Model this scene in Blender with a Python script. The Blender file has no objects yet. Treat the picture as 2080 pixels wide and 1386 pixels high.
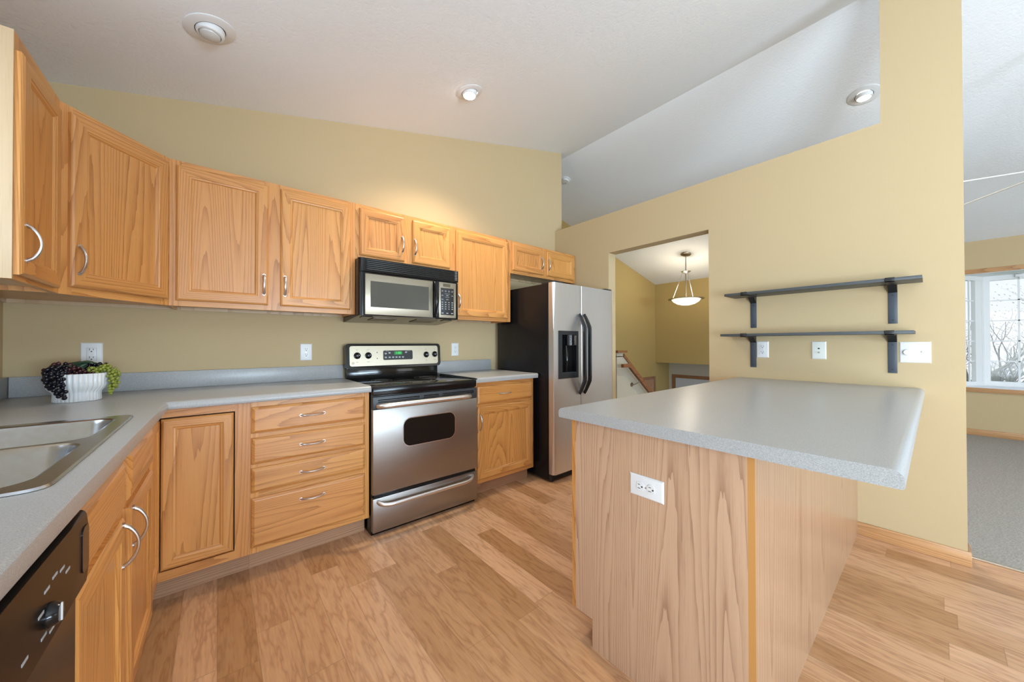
import bpy, bmesh, math, random
from mathutils import Vector, Matrix
random.seed(7)
R = math.radians
S = bpy.context.scene
COL = S.collection

# ------------------------------------------------------------------ camera, world, exposure, daylight, added fill lamps
F_PX, YAW, PITCH, ROLL, CAM_H = 716.2, R(39.784), R(0.4234), R(-0.1186), 1.17
cam = bpy.data.cameras.new('camera'); cam_o = bpy.data.objects.new('camera', cam); COL.objects.link(cam_o)
cam.sensor_fit = 'HORIZONTAL'; cam.sensor_width = 36.0; cam.lens = F_PX * 36.0 / 2080.0
cam.clip_start = 0.02; cam.clip_end = 200
fw = Vector((math.sin(YAW), math.cos(YAW), 0)); rt = Vector((math.cos(YAW), -math.sin(YAW), 0)); up = Vector((0, 0, 1))
fw2 = fw * math.cos(PITCH) + up * math.sin(PITCH); up2 = up * math.cos(PITCH) - fw * math.sin(PITCH)
rt3 = rt * math.cos(ROLL) + up2 * math.sin(ROLL); up3 = up2 * math.cos(ROLL) - rt * math.sin(ROLL)
mw = Matrix((rt3, up3, -fw2)).transposed().to_4x4(); mw.translation = Vector((0, 0, CAM_H))
cam_o.matrix_world = mw
S.camera = cam_o

W = bpy.data.worlds.new('sky'); S.world = W; W.use_nodes = True
wn = W.node_tree.nodes; wl = W.node_tree.links
wb = wn['Background']
wt = wn.new('ShaderNodeTexCoord'); ws = wn.new('ShaderNodeSeparateXYZ'); wr = wn.new('ShaderNodeValToRGB')
wl.new(wt.outputs['Generated'], ws.inputs[0]); wl.new(ws.outputs['Z'], wr.inputs[0])
wr.color_ramp.elements[0].position = 0.0; wr.color_ramp.elements[0].color = (0.92, 0.95, 1.0, 1)
wr.color_ramp.elements[1].position = 0.5; wr.color_ramp.elements[1].color = (0.55, 0.75, 1.0, 1)
wl.new(wr.outputs[0], wb.inputs[0]); wb.inputs[1].default_value = 0.72

S.view_settings.view_transform = 'Standard'; S.view_settings.look = 'None'
S.view_settings.gamma = 1.0; S.view_settings.use_curve_mapping = False
S.view_settings.exposure = 0.57

def area(name, loc, direction, sx, sy, power, color=(1, 1, 1), spread=180):
    l = bpy.data.lights.new(name, 'AREA'); l.shape = 'RECTANGLE'; l.size = sx; l.size_y = sy
    l.energy = power; l.color = color; l.spread = R(spread)
    o = bpy.data.objects.new(name, l); COL.objects.link(o); o.location = loc
    o.rotation_euler = Vector(direction).to_track_quat('-Z', 'Y').to_euler()
    return o
DAY = (0.69, 0.855, 1.0)
area('daylight_patio_door', (-0.98, -1.8, 1.1), (1, 0, 0.15), 1.75, 2.0, 74, DAY)
area('fill_ceiling_patio', (-1.05, -1.8, 0.6), (1, 0, 1.0), 1.75, 1.0, 54, (0.76, 0.90, 1.0), 150)  # added fill lamp, aimed up to brighten and cool the ceiling
area('daylight_sink_window', (-0.98, 1.33, 1.6), (1, 0, 0.30), 0.7, 0.95, 10, DAY)
area('daylight_dining_window', (1.6, -4.72, 1.35), (0.1, 1, 0.20), 1.6, 1.6, 56, DAY)
area('fill_ceiling_dining', (1.3, -4.85, 0.95), (0.0, 1, 1.0), 2.2, 0.8, 150, (0.62, 0.82, 1.0))  # second added upward lamp, lifts the ceiling from the dining side
area('fill_living_room', (5.3, -4.72, 1.4), (0, 1, 0.20), 2.2, 1.6, 22, (1.0, 0.98, 0.95))  # added lamp that brightens the living room through an invented window

# ------------------------------------------------------------------ geometry constants (metres)
YW, XL, XR = 2.838, -0.788, 3.019       # back wall, left wall, right wall (kitchen faces)
YF, YU, YN, ZT = 2.223, 2.533, 2.187, 0.915
TH = 0.117                               # wall thickness
LA = 0.0121                              # the sink run is a hair out of square
XRIDGE = 3.3
def zceil(x): return 2.6545 + 0.25 * x if x < XRIDGE else 2.6545 + 0.25 * XRIDGE - 0.25 * (x - XRIDGE)

# ------------------------------------------------------------------ materials
MATS = {}
def newmat(name):
    m = bpy.data.materials.new(name); m.use_nodes = True; MATS[name] = m
    n = m.node_tree.nodes; return m, n, m.node_tree.links, n['Principled BSDF']
def mat(name, c, rough=0.5, metal=0.0, emit=None, es=1.0, coat=0.0, spec=None):
    m, n, l, b = newmat(name)
    b.inputs['Base Color'].default_value = (*c, 1); b.inputs['Roughness'].default_value = rough
    b.inputs['Metallic'].default_value = metal
    if coat: b.inputs['Coat Weight'].default_value = coat; b.inputs['Coat Roughness'].default_value = 0.08
    if spec is not None: b.inputs['Specular IOR Level'].default_value = spec
    if emit: b.inputs['Emission Color'].default_value = (*emit, 1); b.inputs['Emission Strength'].default_value = es
    return m
def N(n, t, **k):
    x = n.new(t)
    for a, b in k.items(): setattr(x, a, b)
    return x
def mth(n, l, op, a, b=None, c=None):
    x = n.new('ShaderNodeMath'); x.operation = op
    for i, v in enumerate((a, b, c)):
        if v is None: continue
        if isinstance(v, (int, float)): x.inputs[i].default_value = v
        else: l.new(v, x.inputs[i])
    return x.outputs[0]
def ramp(n, l, src, stops):
    r = n.new('ShaderNodeValToRGB'); l.new(src, r.inputs[0])
    e = r.color_ramp.elements
    while len(e) < len(stops): e.new(0.5)
    for i, (p, c) in enumerate(stops): e[i].position = p; e[i].color = (*c, 1)
    return r.outputs[0]
def mixc(n, l, fac, a, b, mode='MIX'):
    x = n.new('ShaderNodeMix'); x.data_type = 'RGBA'; x.blend_type = mode
    for s, v in ((x.inputs[0], fac), (x.inputs[6], a), (x.inputs[7], b)):
        if isinstance(v, (int, float)): s.default_value = v
        elif isinstance(v, tuple): s.default_value = (*v, 1)
        else: l.new(v, s)
    return x.outputs[2]
def bump(n, l, b, h, strength, dist=0.001):
    x = n.new('ShaderNodeBump'); x.inputs['Strength'].default_value = strength; x.inputs['Distance'].default_value = dist
    l.new(h, x.inputs['Height']); l.new(x.outputs[0], b.inputs['Normal'])
def noise(n, l, vec, scale, detail=2, rough=0.5):
    x = n.new('ShaderNodeTexNoise'); x.inputs['Scale'].default_value = scale
    x.inputs['Detail'].default_value = detail; x.inputs['Roughness'].default_value = rough
    l.new(vec, x.inputs['Vector']); return x.outputs['Fac']
def mapping(n, l, vec, scale=(1, 1, 1), loc=(0, 0, 0)):
    x = n.new('ShaderNodeMapping'); x.inputs['Scale'].default_value = scale; x.inputs['Location'].default_value = loc
    l.new(vec, x.inputs['Vector']); return x.outputs[0]
def objvec(n, l, rand=True):
    t = n.new('ShaderNodeTexCoord')
    if not rand: return t.outputs['Object'], None
    oi = n.new('ShaderNodeObjectInfo'); a = n.new('ShaderNodeVectorMath'); a.operation = 'SCALE'
    cx = n.new('ShaderNodeCombineXYZ')
    for i in range(3): l.new(oi.outputs['Random'], cx.inputs[i])
    l.new(cx.outputs[0], a.inputs[0]); a.inputs['Scale'].default_value = 23.0
    s = n.new('ShaderNodeVectorMath'); s.operation = 'ADD'
    l.new(t.outputs['Object'], s.inputs[0]); l.new(a.outputs[0], s.inputs[1])
    return s.outputs[0], oi.outputs['Random']

def wood(name, light, mid, dark, axis='Z', rough=0.32, freq=52, cath=3.4, contrast=1.0, coat=0.15, wob=0.28):
    m, n, l, b = newmat(name)
    v, rnd = objvec(n, l)
    st = {'X': (0.055, 1, 1), 'Y': (1, 0.055, 1), 'Z': (1, 1, 0.055)}[axis]
    sf = {'X': (0.02, 1, 1), 'Y': (1, 0.02, 1), 'Z': (1, 1, 0.02)}[axis]
    low = noise(n, l, mapping(n, l, v, tuple(cath * s for s in st)), 1.0, 1.0, 0.4)
    wobv = noise(n, l, mapping(n, l, v, tuple(22 * s for s in st)), 1.0, 3, 0.65)
    ph = mth(n, l, 'MULTIPLY', mth(n, l, 'ADD', low, mth(n, l, 'MULTIPLY', wobv, wob * 0.07)), freq)
    ring = mth(n, l, 'FRACT', ph)
    tri = mth(n, l, 'MULTIPLY', mth(n, l, 'POWER', ring, 2.6), mth(n, l, 'ADD', 0.35, noise(n, l, mapping(n, l, v, tuple(40 * s for s in st)), 1.0, 2)))
    fine = noise(n, l, mapping(n, l, v, tuple(190 * s for s in sf)), 1.0, 3, 0.7)
    pore = mth(n, l, 'LESS_THAN', noise(n, l, mapping(n, l, v, tuple(420 * s for s in sf)), 1.0, 1, 0.5), 0.36)
    porem = mth(n, l, 'MULTIPLY', pore, mth(n, l, 'ADD', mth(n, l, 'MULTIPLY', tri, 0.6), 0.15))
    c1 = ramp(n, l, tri, [(0.0, light), (0.45, mid), (1.0, dark)])
    tone = noise(n, l, mapping(n, l, v, tuple(2.0 * s for s in st)), 1.0, 2)
    c2 = mixc(n, l, mth(n, l, 'MULTIPLY', mth(n, l, 'SUBTRACT', fine, 0.35), 0.55 * contrast), c1, dark)
    c3 = mixc(n, l, mth(n, l, 'MULTIPLY', porem, 0.75 * contrast), c2, tuple(x * 0.55 for x in dark))
    hs = n.new('ShaderNodeHueSaturation'); l.new(c3, hs.inputs['Color'])
    l.new(mth(n, l, 'ADD', mth(n, l, 'MULTIPLY', rnd, 0.005), 0.4955), hs.inputs['Hue'])
    l.new(mth(n, l, 'ADD', mth(n, l, 'MULTIPLY', rnd, 0.10), mth(n, l, 'ADD', mth(n, l, 'MULTIPLY', tone, 0.22), 0.84)), hs.inputs['Value'])
    l.new(hs.outputs[0], b.inputs['Base Color'])
    b.inputs['Roughness'].default_value = rough
    b.inputs['Coat Weight'].default_value = coat; b.inputs['Coat Roughness'].default_value = 0.22
    bump(n, l, b, porem, 0.25, -0.0006)
    return m
OAK = ((0.67, 0.320, 0.092), (0.57, 0.252, 0.066), (0.40, 0.160, 0.036))
wood('oak_v', *OAK, axis='Z'); wood('oak_h', *OAK, axis='X'); wood('oak_d', *OAK, axis='Y')
PALE = ((0.63, 0.42, 0.27), (0.56, 0.36, 0.225), (0.37, 0.215, 0.125))
wood('oak_pale_y', *PALE, axis='Z', rough=0.42, freq=84, cath=3.4, coat=0.0, contrast=0.9)
wood('oak_side', (0.43, 0.27, 0.165), (0.38, 0.225, 0.135), (0.28, 0.155, 0.085), axis='Z', rough=0.28, freq=34, cath=2.6, coat=0.3)
wood('birch', (0.62, 0.46, 0.29), (0.57, 0.41, 0.24), (0.44, 0.29, 0.15), axis='Z', rough=0.4, freq=12, cath=2, contrast=0.4)
wood('oak_base_x', (0.46, 0.27, 0.15), (0.40, 0.22, 0.12), (0.27, 0.14, 0.07), axis='X', rough=0.4)
wood('oak_base_y', (0.58, 0.32, 0.14), (0.50, 0.26, 0.11), (0.32, 0.155, 0.06), axis='Y', rough=0.4)
wood('oak_dark_x', (0.36, 0.15, 0.055), (0.28, 0.11, 0.04), (0.16, 0.06, 0.02), axis='X', rough=0.35)
wood('oak_dark_z', (0.36, 0.17, 0.08), (0.30, 0.14, 0.065), (0.18, 0.08, 0.035), axis='Z', rough=0.4)
mat('oak_edge', (0.55, 0.27, 0.08), 0.5)
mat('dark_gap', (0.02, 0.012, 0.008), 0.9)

def paint(name, c, rough=0.75, bs=0.12, sc=140):
    m, n, l, b = newmat(name); v, _ = objvec(n, l, False)
    b.inputs['Base Color'].default_value = (*c, 1); b.inputs['Roughness'].default_value = rough
    b.inputs['Specular IOR Level'].default_value = 0.25
    bump(n, l, b, noise(n, l, v, sc, 3, 0.6), bs, 0.002); return m
paint('wall_paint', (0.545, 0.422, 0.247)); paint('wall_paint_entry', (0.50, 0.365, 0.145))
paint('wall_white', (0.60, 0.56, 0.46))
# knock-down ceiling texture
m, n, l, b = newmat('ceiling_paint'); v, _ = objvec(n, l, False)
b.inputs['Base Color'].default_value = (0.845, 0.875, 0.91, 1); b.inputs['Roughness'].default_value = 0.9
b.inputs['Specular IOR Level'].default_value = 0.15
h1 = noise(n, l, v, 55, 4, 0.6); h2 = mth(n, l, 'SMOOTH_MIN', h1, 0.56, 0.05)
bump(n, l, b, h2, 0.32, 0.010)
# laminate
m, n, l, b = newmat('laminate'); v, _ = objvec(n, l, False)
sp = noise(n, l, v, 520, 2, 0.8); sp2 = noise(n, l, v, 260, 1, 0.5)
c = ramp(n, l, sp, [(0.30, (0.26, 0.265, 0.27)), (0.5, (0.40, 0.405, 0.405)), (0.72, (0.55, 0.555, 0.555))])
c = mixc(n, l, mth(n, l, 'MULTIPLY', sp2, 0.35), c, (0.33, 0.335, 0.335))
l.new(c, b.inputs['Base Color']); b.inputs['Roughness'].default_value = 0.3
bump(n, l, b, sp, 0.08, 0.0005)
# vinyl plank floor, boards along Y
m, n, l, b = newmat('plank_floor'); v, _ = objvec(n, l, False)
PWD, PLN = 0.122, 0.92
sx = n.new('ShaderNodeSeparateXYZ'); l.new(v, sx.inputs[0])
u = mth(n, l, 'DIVIDE', sx.outputs[0], PWD); row = mth(n, l, 'FLOOR', u); fu = mth(n, l, 'FRACT', u)
wn1 = n.new('ShaderNodeTexWhiteNoise'); wn1.noise_dimensions = '1D'; l.new(row, wn1.inputs['W'])
vv = mth(n, l, 'ADD', mth(n, l, 'DIVIDE', sx.outputs[1], PLN), mth(n, l, 'MULTIPLY', wn1.outputs['Value'], 7.3))
pid = mth(n, l, 'FLOOR', vv); fv = mth(n, l, 'FRACT', vv)
cxy = n.new('ShaderNodeCombineXYZ'); l.new(row, cxy.inputs[0]); l.new(pid, cxy.inputs[1])
wn2 = n.new('ShaderNodeTexWhiteNoise'); wn2.noise_dimensions = '2D'; l.new(cxy.outputs[0], wn2.inputs['Vector'])
rnd = wn2.outputs['Value']
off = n.new('ShaderNodeVectorMath'); off.operation = 'ADD'; l.new(v, off.inputs[0])
co = n.new('ShaderNodeCombineXYZ'); l.new(mth(n, l, 'MULTIPLY', rnd, 40.0), co.inputs[2]); l.new(mth(n, l, 'MULTIPLY', rnd, 17.0), co.inputs[0]); l.new(co.outputs[0], off.inputs[1])
vo = off.outputs[0]
low = noise(n, l, mapping(n, l, vo, (10, 1.5, 10)), 1.0, 4, 0.6)
ring = mth(n, l, 'POWER', mth(n, l, 'PINGPONG', mth(n, l, 'MULTIPLY', low, 16.0), 1.0), 1.6)
fine = noise(n, l, mapping(n, l, vo, (150, 5, 150)), 1.0, 3, 0.7)
knot = noise(n, l, mapping(n, l, vo, (16, 5, 16)), 1.0, 3, 0.6)
c = ramp(n, l, ring, [(0.0, (0.62, 0.34, 0.16)), (0.55, (0.55, 0.285, 0.13)), (1.0, (0.45, 0.22, 0.095))])
c = mixc(n, l, mth(n, l, 'MULTIPLY', mth(n, l, 'SUBTRACT', fine, 0.3), 0.8), c, (0.28, 0.145, 0.07))
c = mixc(n, l, mth(n, l, 'MULTIPLY', mth(n, l, 'MAXIMUM', mth(n, l, 'SUBTRACT', knot, 0.56), 0.0), 1.6), c, (0.56, 0.36, 0.22))
hs = n.new('ShaderNodeHueSaturation'); l.new(c, hs.inputs['Color'])
l.new(mth(n, l, 'ADD', mth(n, l, 'MULTIPLY', rnd, 0.44), 0.79), hs.inputs['Value'])
l.new(mth(n, l, 'ADD', mth(n, l, 'MULTIPLY', rnd, -0.15), 1.02), hs.inputs['Saturation'])
eu = mth(n, l, 'MINIMUM', fu, mth(n, l, 'SUBTRACT', 1.0, fu)); ev = mth(n, l, 'MINIMUM', fv, mth(n, l, 'SUBTRACT', 1.0, fv))
seam = mth(n, l, 'MAXIMUM', mth(n, l, 'LESS_THAN', eu, 0.010), mth(n, l, 'LESS_THAN', ev, 0.0014))
c = mixc(n, l, mth(n, l, 'MULTIPLY', seam, 0.42), hs.outputs[0], (0.20, 0.11, 0.055))
l.new(c, b.inputs['Base Color']); b.inputs['Roughness'].default_value = 0.34
bump(n, l, b, mth(n, l, 'SUBTRACT', fine, mth(n, l, 'MULTIPLY', seam, 0.6)), 0.12, 0.0012)
# carpet
m, n, l, b = newmat('carpet'); v, _ = objvec(n, l, False)
cn = noise(n, l, v, 90, 4, 0.7); cl = noise(n, l, mapping(n, l, v, (9, 26, 9)), 1, 3, 0.6)
c = ramp(n, l, cn, [(0.3, (0.30, 0.28, 0.26)), (0.7, (0.54, 0.51, 0.475))])
c = mixc(n, l, mth(n, l, 'MULTIPLY', cl, 0.4), c, (0.25, 0.235, 0.215))
l.new(c, b.inputs['Base Color']); b.inputs['Roughness'].default_value = 1.0; b.inputs['Specular IOR Level'].default_value = 0.05
bump(n, l, b, cn, 0.8, 0.01)
# brushed steel
def steel(name, c, rough, sc, bs=0.04):
    m, n, l, b = newmat(name); v, _ = objvec(n, l, False)
    b.inputs['Metallic'].default_value = 1.0
    f = noise(n, l, mapping(n, l, v, sc), 1, 3, 0.6)
    l.new(ramp(n, l, f, [(0.3, tuple(x * 0.93 for x in c)), (0.7, c)]), b.inputs['Base Color'])
    l.new(mth(n, l, 'ADD', mth(n, l, 'MULTIPLY', f, 0.10), rough - 0.05), b.inputs['Roughness'])
    if 'steel_h' in name or 'warm' in name:
        b.inputs['Anisotropic'].default_value = 0.7
        tg = n.new('ShaderNodeTangent'); tg.direction_type = 'RADIAL'; tg.axis = 'Z'; l.new(tg.outputs[0], b.inputs['Tangent'])
    bump(n, l, b, f, bs, 0.0006); return m
steel('steel_h', (0.40, 0.385, 0.37), 0.38, (4, 300, 300)); steel('steel_v', (0.76, 0.76, 0.775), 0.42, (300, 300, 4))
steel('steel_warm', (0.43, 0.385, 0.30), 0.38, (4, 300, 300))
steel('steel_sink', (0.52, 0.545, 0.59), 0.22, (60, 8, 60))
mat('steel_bright', (0.78, 0.77, 0.76), 0.34, 1.0)
mat('nickel', (0.62, 0.61, 0.62), 0.30, 1.0)
mat('nickel_warm', (0.42, 0.37, 0.30), 0.30, 1.0)
mat('black_gloss', (0.006, 0.006, 0.007), 0.16, spec=0.35)
mat('black_glass', (0.012, 0.011, 0.010), 0.10, spec=0.4)
mat('black_satin', (0.018, 0.020, 0.023), 0.42)
mat('trim_slate', (0.035, 0.045, 0.055), 0.4)
mat('micro_glass', (0.085, 0.088, 0.078), 0.14, spec=0.4)
mat('oven_glass', (0.012, 0.010, 0.009), 0.12, spec=0.3)
m = mat('fridge_side', (0.009, 0.008, 0.009), 0.25, spec=0.28); n = m.node_tree.nodes; l = m.node_tree.links
v, _ = objvec(n, l, False); bump(n, l, n['Principled BSDF'], noise(n, l, v, 260, 2), 0.25, 0.002)
mat('bracket_black', (0.012, 0.012, 0.013), 0.4)
mat('shelf_slate', (0.062, 0.070, 0.075), 0.45); mat('bracket_slate', (0.050, 0.064, 0.085), 0.4)
mat('white_plastic', (0.78, 0.79, 0.80), 0.35); mat('cream_plastic', (0.74, 0.75, 0.70), 0.4)
mat('slot_dark', (0.03, 0.03, 0.03), 0.6)
mat('white_trim', (0.74, 0.75, 0.76), 0.45); mat('white_blade', (0.70, 0.70, 0.69), 0.4)
mat('bulb_off', (0.60, 0.60, 0.58), 0.25)
mat('bulb_on', (1, 1, 1), 0.4, emit=(1.0, 0.96, 0.88), es=14.0)
mat('bowl_glow', (0.9, 0.85, 0.7), 0.5, emit=(1.0, 0.86, 0.62), es=1.7)
mat('display_green', (0.01, 0.05, 0.02), 0.3, emit=(0.05, 0.75, 0.15), es=0.9)
mat('display_back', (0.005, 0.03, 0.01), 0.3, emit=(0.02, 0.30, 0.06), es=0.5)
mat('display_amber', (0.10, 0.085, 0.06), 0.3)
mat('print_grey', (0.42, 0.44, 0.46), 0.5); mat('print_dark', (0.16, 0.13, 0.10), 0.5)
mat('ceramic', (0.72, 0.73, 0.74), 0.22)
mat('grape_black', (0.006, 0.006, 0.012), 0.18); mat('grape_red', (0.05, 0.012, 0.016), 0.25)
mat('grape_green', (0.24, 0.27, 0.04), 0.28); mat('leaf', (0.035, 0.075, 0.04), 0.5); mat('stem', (0.10, 0.07, 0.03), 0.7)
mat('dw_brown', (0.006, 0.004, 0.003), 0.3, spec=0.2); mat('dw_door', (0.035, 0.020, 0.012), 0.3, spec=0.35)
mat('bark', (0.34, 0.30, 0.25), 0.9); mat('grass', (0.14, 0.30, 0.05), 0.95); mat('blossom', (0.72, 0.66, 0.50), 0.9)
mat('door_white', (0.62, 0.66, 0.70), 0.5); mat('vinyl_white', (0.80, 0.81, 0.82), 0.4)
mat('louver_black', (0.010, 0.010, 0.011), 0.3); mat('grease_filter', (0.20, 0.17, 0.13), 0.4, 0.8)
mat('metal_strip', (0.75, 0.75, 0.72), 0.3, 1.0)
m, n, l, b = newmat('pane_glass')
tr = n.new('ShaderNodeBsdfTransparent'); gl = n.new('ShaderNodeBsdfGlossy'); gl.inputs['Roughness'].default_value = 0.02
mx = n.new('ShaderNodeMixShader'); mx.inputs[0].default_value = 0.008
l.new(tr.outputs[0], mx.inputs[1]); l.new(gl.outputs[0], mx.inputs[2]); l.new(mx.outputs[0], n['Material Output'].inputs['Surface'])
M = MATS

# ------------------------------------------------------------------ mesh helpers
def box(bm, x0, x1, y0, y1, z0, z1, mi=0, r=0.0, seg=2):
    vs = [bm.verts.new(p) for p in ((x0,y0,z0),(x1,y0,z0),(x1,y1,z0),(x0,y1,z0),(x0,y0,z1),(x1,y0,z1),(x1,y1,z1),(x0,y1,z1))]
    fs = [bm.faces.new([vs[i] for i in q]) for q in ((0,3,2,1),(4,5,6,7),(0,1,5,4),(1,2,6,5),(2,3,7,6),(3,0,4,7))]
    for f in fs: f.material_index = mi
    if r > 0:
        es = list({e for f in fs for e in f.edges})
        g = bmesh.ops.bevel(bm, geom=es, offset=r, segments=seg, affect='EDGES', profile=0.5)
        for f in g['faces']: f.material_index = mi
    return fs
def tube(bm, pts, r, seg=10, mi=0, cap=True, squash=None):
    pts = [Vector(p) for p in pts]; k = len(pts)
    rs = r if isinstance(r, (list, tuple)) else [r] * k
    t0 = (pts[1] - pts[0]).normalized()
    ref = Vector((0, 0, 1)) if abs(t0.z) < 0.9 else Vector((1, 0, 0))
    nrm = t0.cross(ref).normalized(); rings = []
    for i, p in enumerate(pts):
        t = (pts[min(i+1, k-1)] - pts[max(i-1, 0)]).normalized()
        nrm = (nrm - t * nrm.dot(t)).normalized(); bi = t.cross(nrm)
        a, b_ = (1, 1) if not squash else squash
        rings.append([bm.verts.new(p + nrm * math.cos(q) * rs[i] * a + bi * math.sin(q) * rs[i] * b_) for q in [2*math.pi*j/seg for j in range(seg)]])
    for i in range(k-1):
        for j in range(seg):
            f = bm.faces.new((rings[i][j], rings[i][(j+1) % seg], rings[i+1][(j+1) % seg], rings[i+1][j])); f.material_index = mi; f.smooth = True
    if cap:
        bm.faces.new(rings[0][::-1]).material_index = mi; bm.faces.new(rings[-1]).material_index = mi
def lathe(bm, prof, seg=32, c=(0, 0, 0), rot=None, mi=0, sx=1, sy=1, wave=None):
    c = Vector(c); rings = []
    for (r, z) in prof:
        ring = []
        if r < 1e-6:
            p = Vector((0, 0, z)); ring = [bm.verts.new(c + (rot @ p if rot else p))]
        else:
            for j in range(seg):
                a = 2*math.pi*j/seg; rr = r * (1 + (wave(a) if wave else 0))
                p = Vector((math.cos(a)*rr*sx, math.sin(a)*rr*sy, z)); ring.append(bm.verts.new(c + (rot @ p if rot else p)))
        rings.append(ring)
    for a, b_ in zip(rings[:-1], rings[1:]):
        if len(a) == 1 and len(b_) == 1: continue
        for j in range(seg):
            k = (j+1) % seg
            if len(a) == 1: f = bm.faces.new((a[0], b_[j], b_[k]))
            elif len(b_) == 1: f = bm.faces.new((a[j], a[k], b_[0]))
            else: f = bm.faces.new((a[j], a[k], b_[k], b_[j]))
            f.material_index = mi; f.smooth = True
def prism(bm, poly, mp, w0, w1, mi=0, r=0, caps=None):
    a = [bm.verts.new(mp(u, v, w0)) for u, v in poly]; b_ = [bm.verts.new(mp(u, v, w1)) for u, v in poly]; k = len(poly)
    fs = [bm.faces.new(a), bm.faces.new(b_[::-1])]
    for i in range(k): fs.append(bm.faces.new((a[i], b_[i], b_[(i+1) % k], a[(i+1) % k])))
    for f in fs: f.material_index = mi
    if r:
        es = list({e for f in fs[:2] for e in f.edges}); g = bmesh.ops.bevel(bm, geom=es, offset=r, segments=2, affect='EDGES')
        for f in g['faces']: f.material_index = mi
    return fs
def rrect(x0, x1, z0, z1, r, k=6):
    o = []
    for cx, cz, a0 in ((x1-r, z1-r, 0), (x0+r, z1-r, 90), (x0+r, z0+r, 180), (x1-r, z0+r, 270)):
        for i in range(k+1):
            a = R(a0 + 90*i/k); o.append((cx + r*math.cos(a), cz + r*math.sin(a)))
    return o
XZ = lambda u, v, w: (u, w, v)
def loft(bm, loops, mis=None, cap0=True, cap1=True, mcap=0):
    rings = [[bm.verts.new(p) for p in L] for L in loops]; k = len(loops[0])
    for i in range(len(rings)-1):
        for j in range(k):
            f = bm.faces.new((rings[i][j], rings[i][(j+1) % k], rings[i+1][(j+1) % k], rings[i+1][j]))
            f.material_index = mis(i, j) if mis else 0
    if cap0: bm.faces.new(rings[0][::-1])
    if cap1: bm.faces.new(rings[-1]).material_index = mcap
def gridslab(bm, us, vs, inc, w0, w1, mp, mi=0):
    V = {}
    def g(i, j, w):
        if (i, j, w) not in V: V[(i, j, w)] = bm.verts.new(mp(us[i], vs[j], w1 if w else w0))
        return V[(i, j, w)]
    nu, nv = len(us)-1, len(vs)-1
    ok = lambda i, j: 0 <= i < nu and 0 <= j < nv and inc(0.5*(us[i]+us[i+1]), 0.5*(vs[j]+vs[j+1]))
    for i in range(nu):
        for j in range(nv):
            if not ok(i, j): continue
            fs = [bm.faces.new((g(i,j,1), g(i+1,j,1), g(i+1,j+1,1), g(i,j+1,1))), bm.faces.new((g(i,j,0), g(i,j+1,0), g(i+1,j+1,0), g(i+1,j,0)))]
            for di, dj, a, c in ((-1,0,(i,j+1),(i,j)), (1,0,(i+1,j),(i+1,j+1)), (0,-1,(i,j),(i+1,j)), (0,1,(i+1,j+1),(i,j+1))):
                if not ok(i+di, j+dj): fs.append(bm.faces.new((g(*a,0), g(*c,0), g(*c,1), g(*a,1))))
            for f in fs: f.material_index = mi
def bevel_if(bm, pred, off, seg=4, prof=0.5):
    es = [e for e in bm.edges if pred(e.verts[0].co, e.verts[1].co)]
    if es: bmesh.ops.bevel(bm, geom=es, offset=off, segments=seg, affect='EDGES', profile=prof)
def obj(name, bm, mats, parent=None, loc=None, rot=None, ang=35, label=None):
    bmesh.ops.recalc_face_normals(bm, faces=bm.faces)
    me = bpy.data.meshes.new(name); bm.to_mesh(me); bm.free()
    for q in (mats if isinstance(mats, (list, tuple)) else [mats]): me.materials.append(M[q])
    for p in me.polygons: p.use_smooth = True
    me.set_sharp_from_angle(angle=R(ang))
    o = bpy.data.objects.new(name, me); COL.objects.link(o)
    if parent: o.parent = parent
    if loc: o.location = loc
    if rot: o.rotation_euler = rot
    if label: o['label'] = label
    return o
def B(): return bmesh.new()
def obj_each(name, bm, mats, parent=None, **k):
    """one object for every loose piece of the mesh"""
    bm.verts.ensure_lookup_table(); seen = set(); groups = []
    for v in bm.verts:
        if v in seen: continue
        st = [v]; g = []; seen.add(v)
        while st:
            q = st.pop(); g.append(q)
            for e in q.link_edges:
                o_ = e.other_vert(q)
                if o_ not in seen: seen.add(o_); st.append(o_)
        groups.append(g)
    out = []
    for g in groups:
        nb = bmesh.new(); mp_ = {v: nb.verts.new(v.co) for v in g}; gs = set(g)
        for f in {f for v in g for f in v.link_faces}:
            nf = nb.faces.new([mp_[v] for v in f.verts]); nf.material_index = f.material_index
        out.append(obj(name, nb, mats, parent, **k))
    bm.free(); return out
def bx(name, mats, parent, x0, x1, y0, y1, z0, z1, r=0.001, label=None):
    bm = B(); box(bm, x0, x1, y0, y1, z0, z1, 0, r); return obj(name, bm, mats, parent, label=label)
def thing(name, label, cat, loc=(0, 0, 0), rotz=0, group=None):
    o = bpy.data.objects.new(name, None); COL.objects.link(o); o.location = loc; o.rotation_euler = (0, 0, rotz)
    o.empty_display_size = 0.05
    o['label'] = label; o['category'] = cat
    if group: o['group'] = group
    return o
def tag(o, label, cat, group=None):
    o['label'] = label; o['category'] = cat
    if group: o['group'] = group
    return o
def struct(o, label=None):
    o['kind'] = 'structure'
    if label: o['label'] = label
    return o
def sbox(name, m, x0, x1, y0, y1, z0, z1, label, r=0):
    bm = B(); box(bm, x0, x1, y0, y1, z0, z1, 0, r); return struct(obj(name, bm, m), label)
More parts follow.
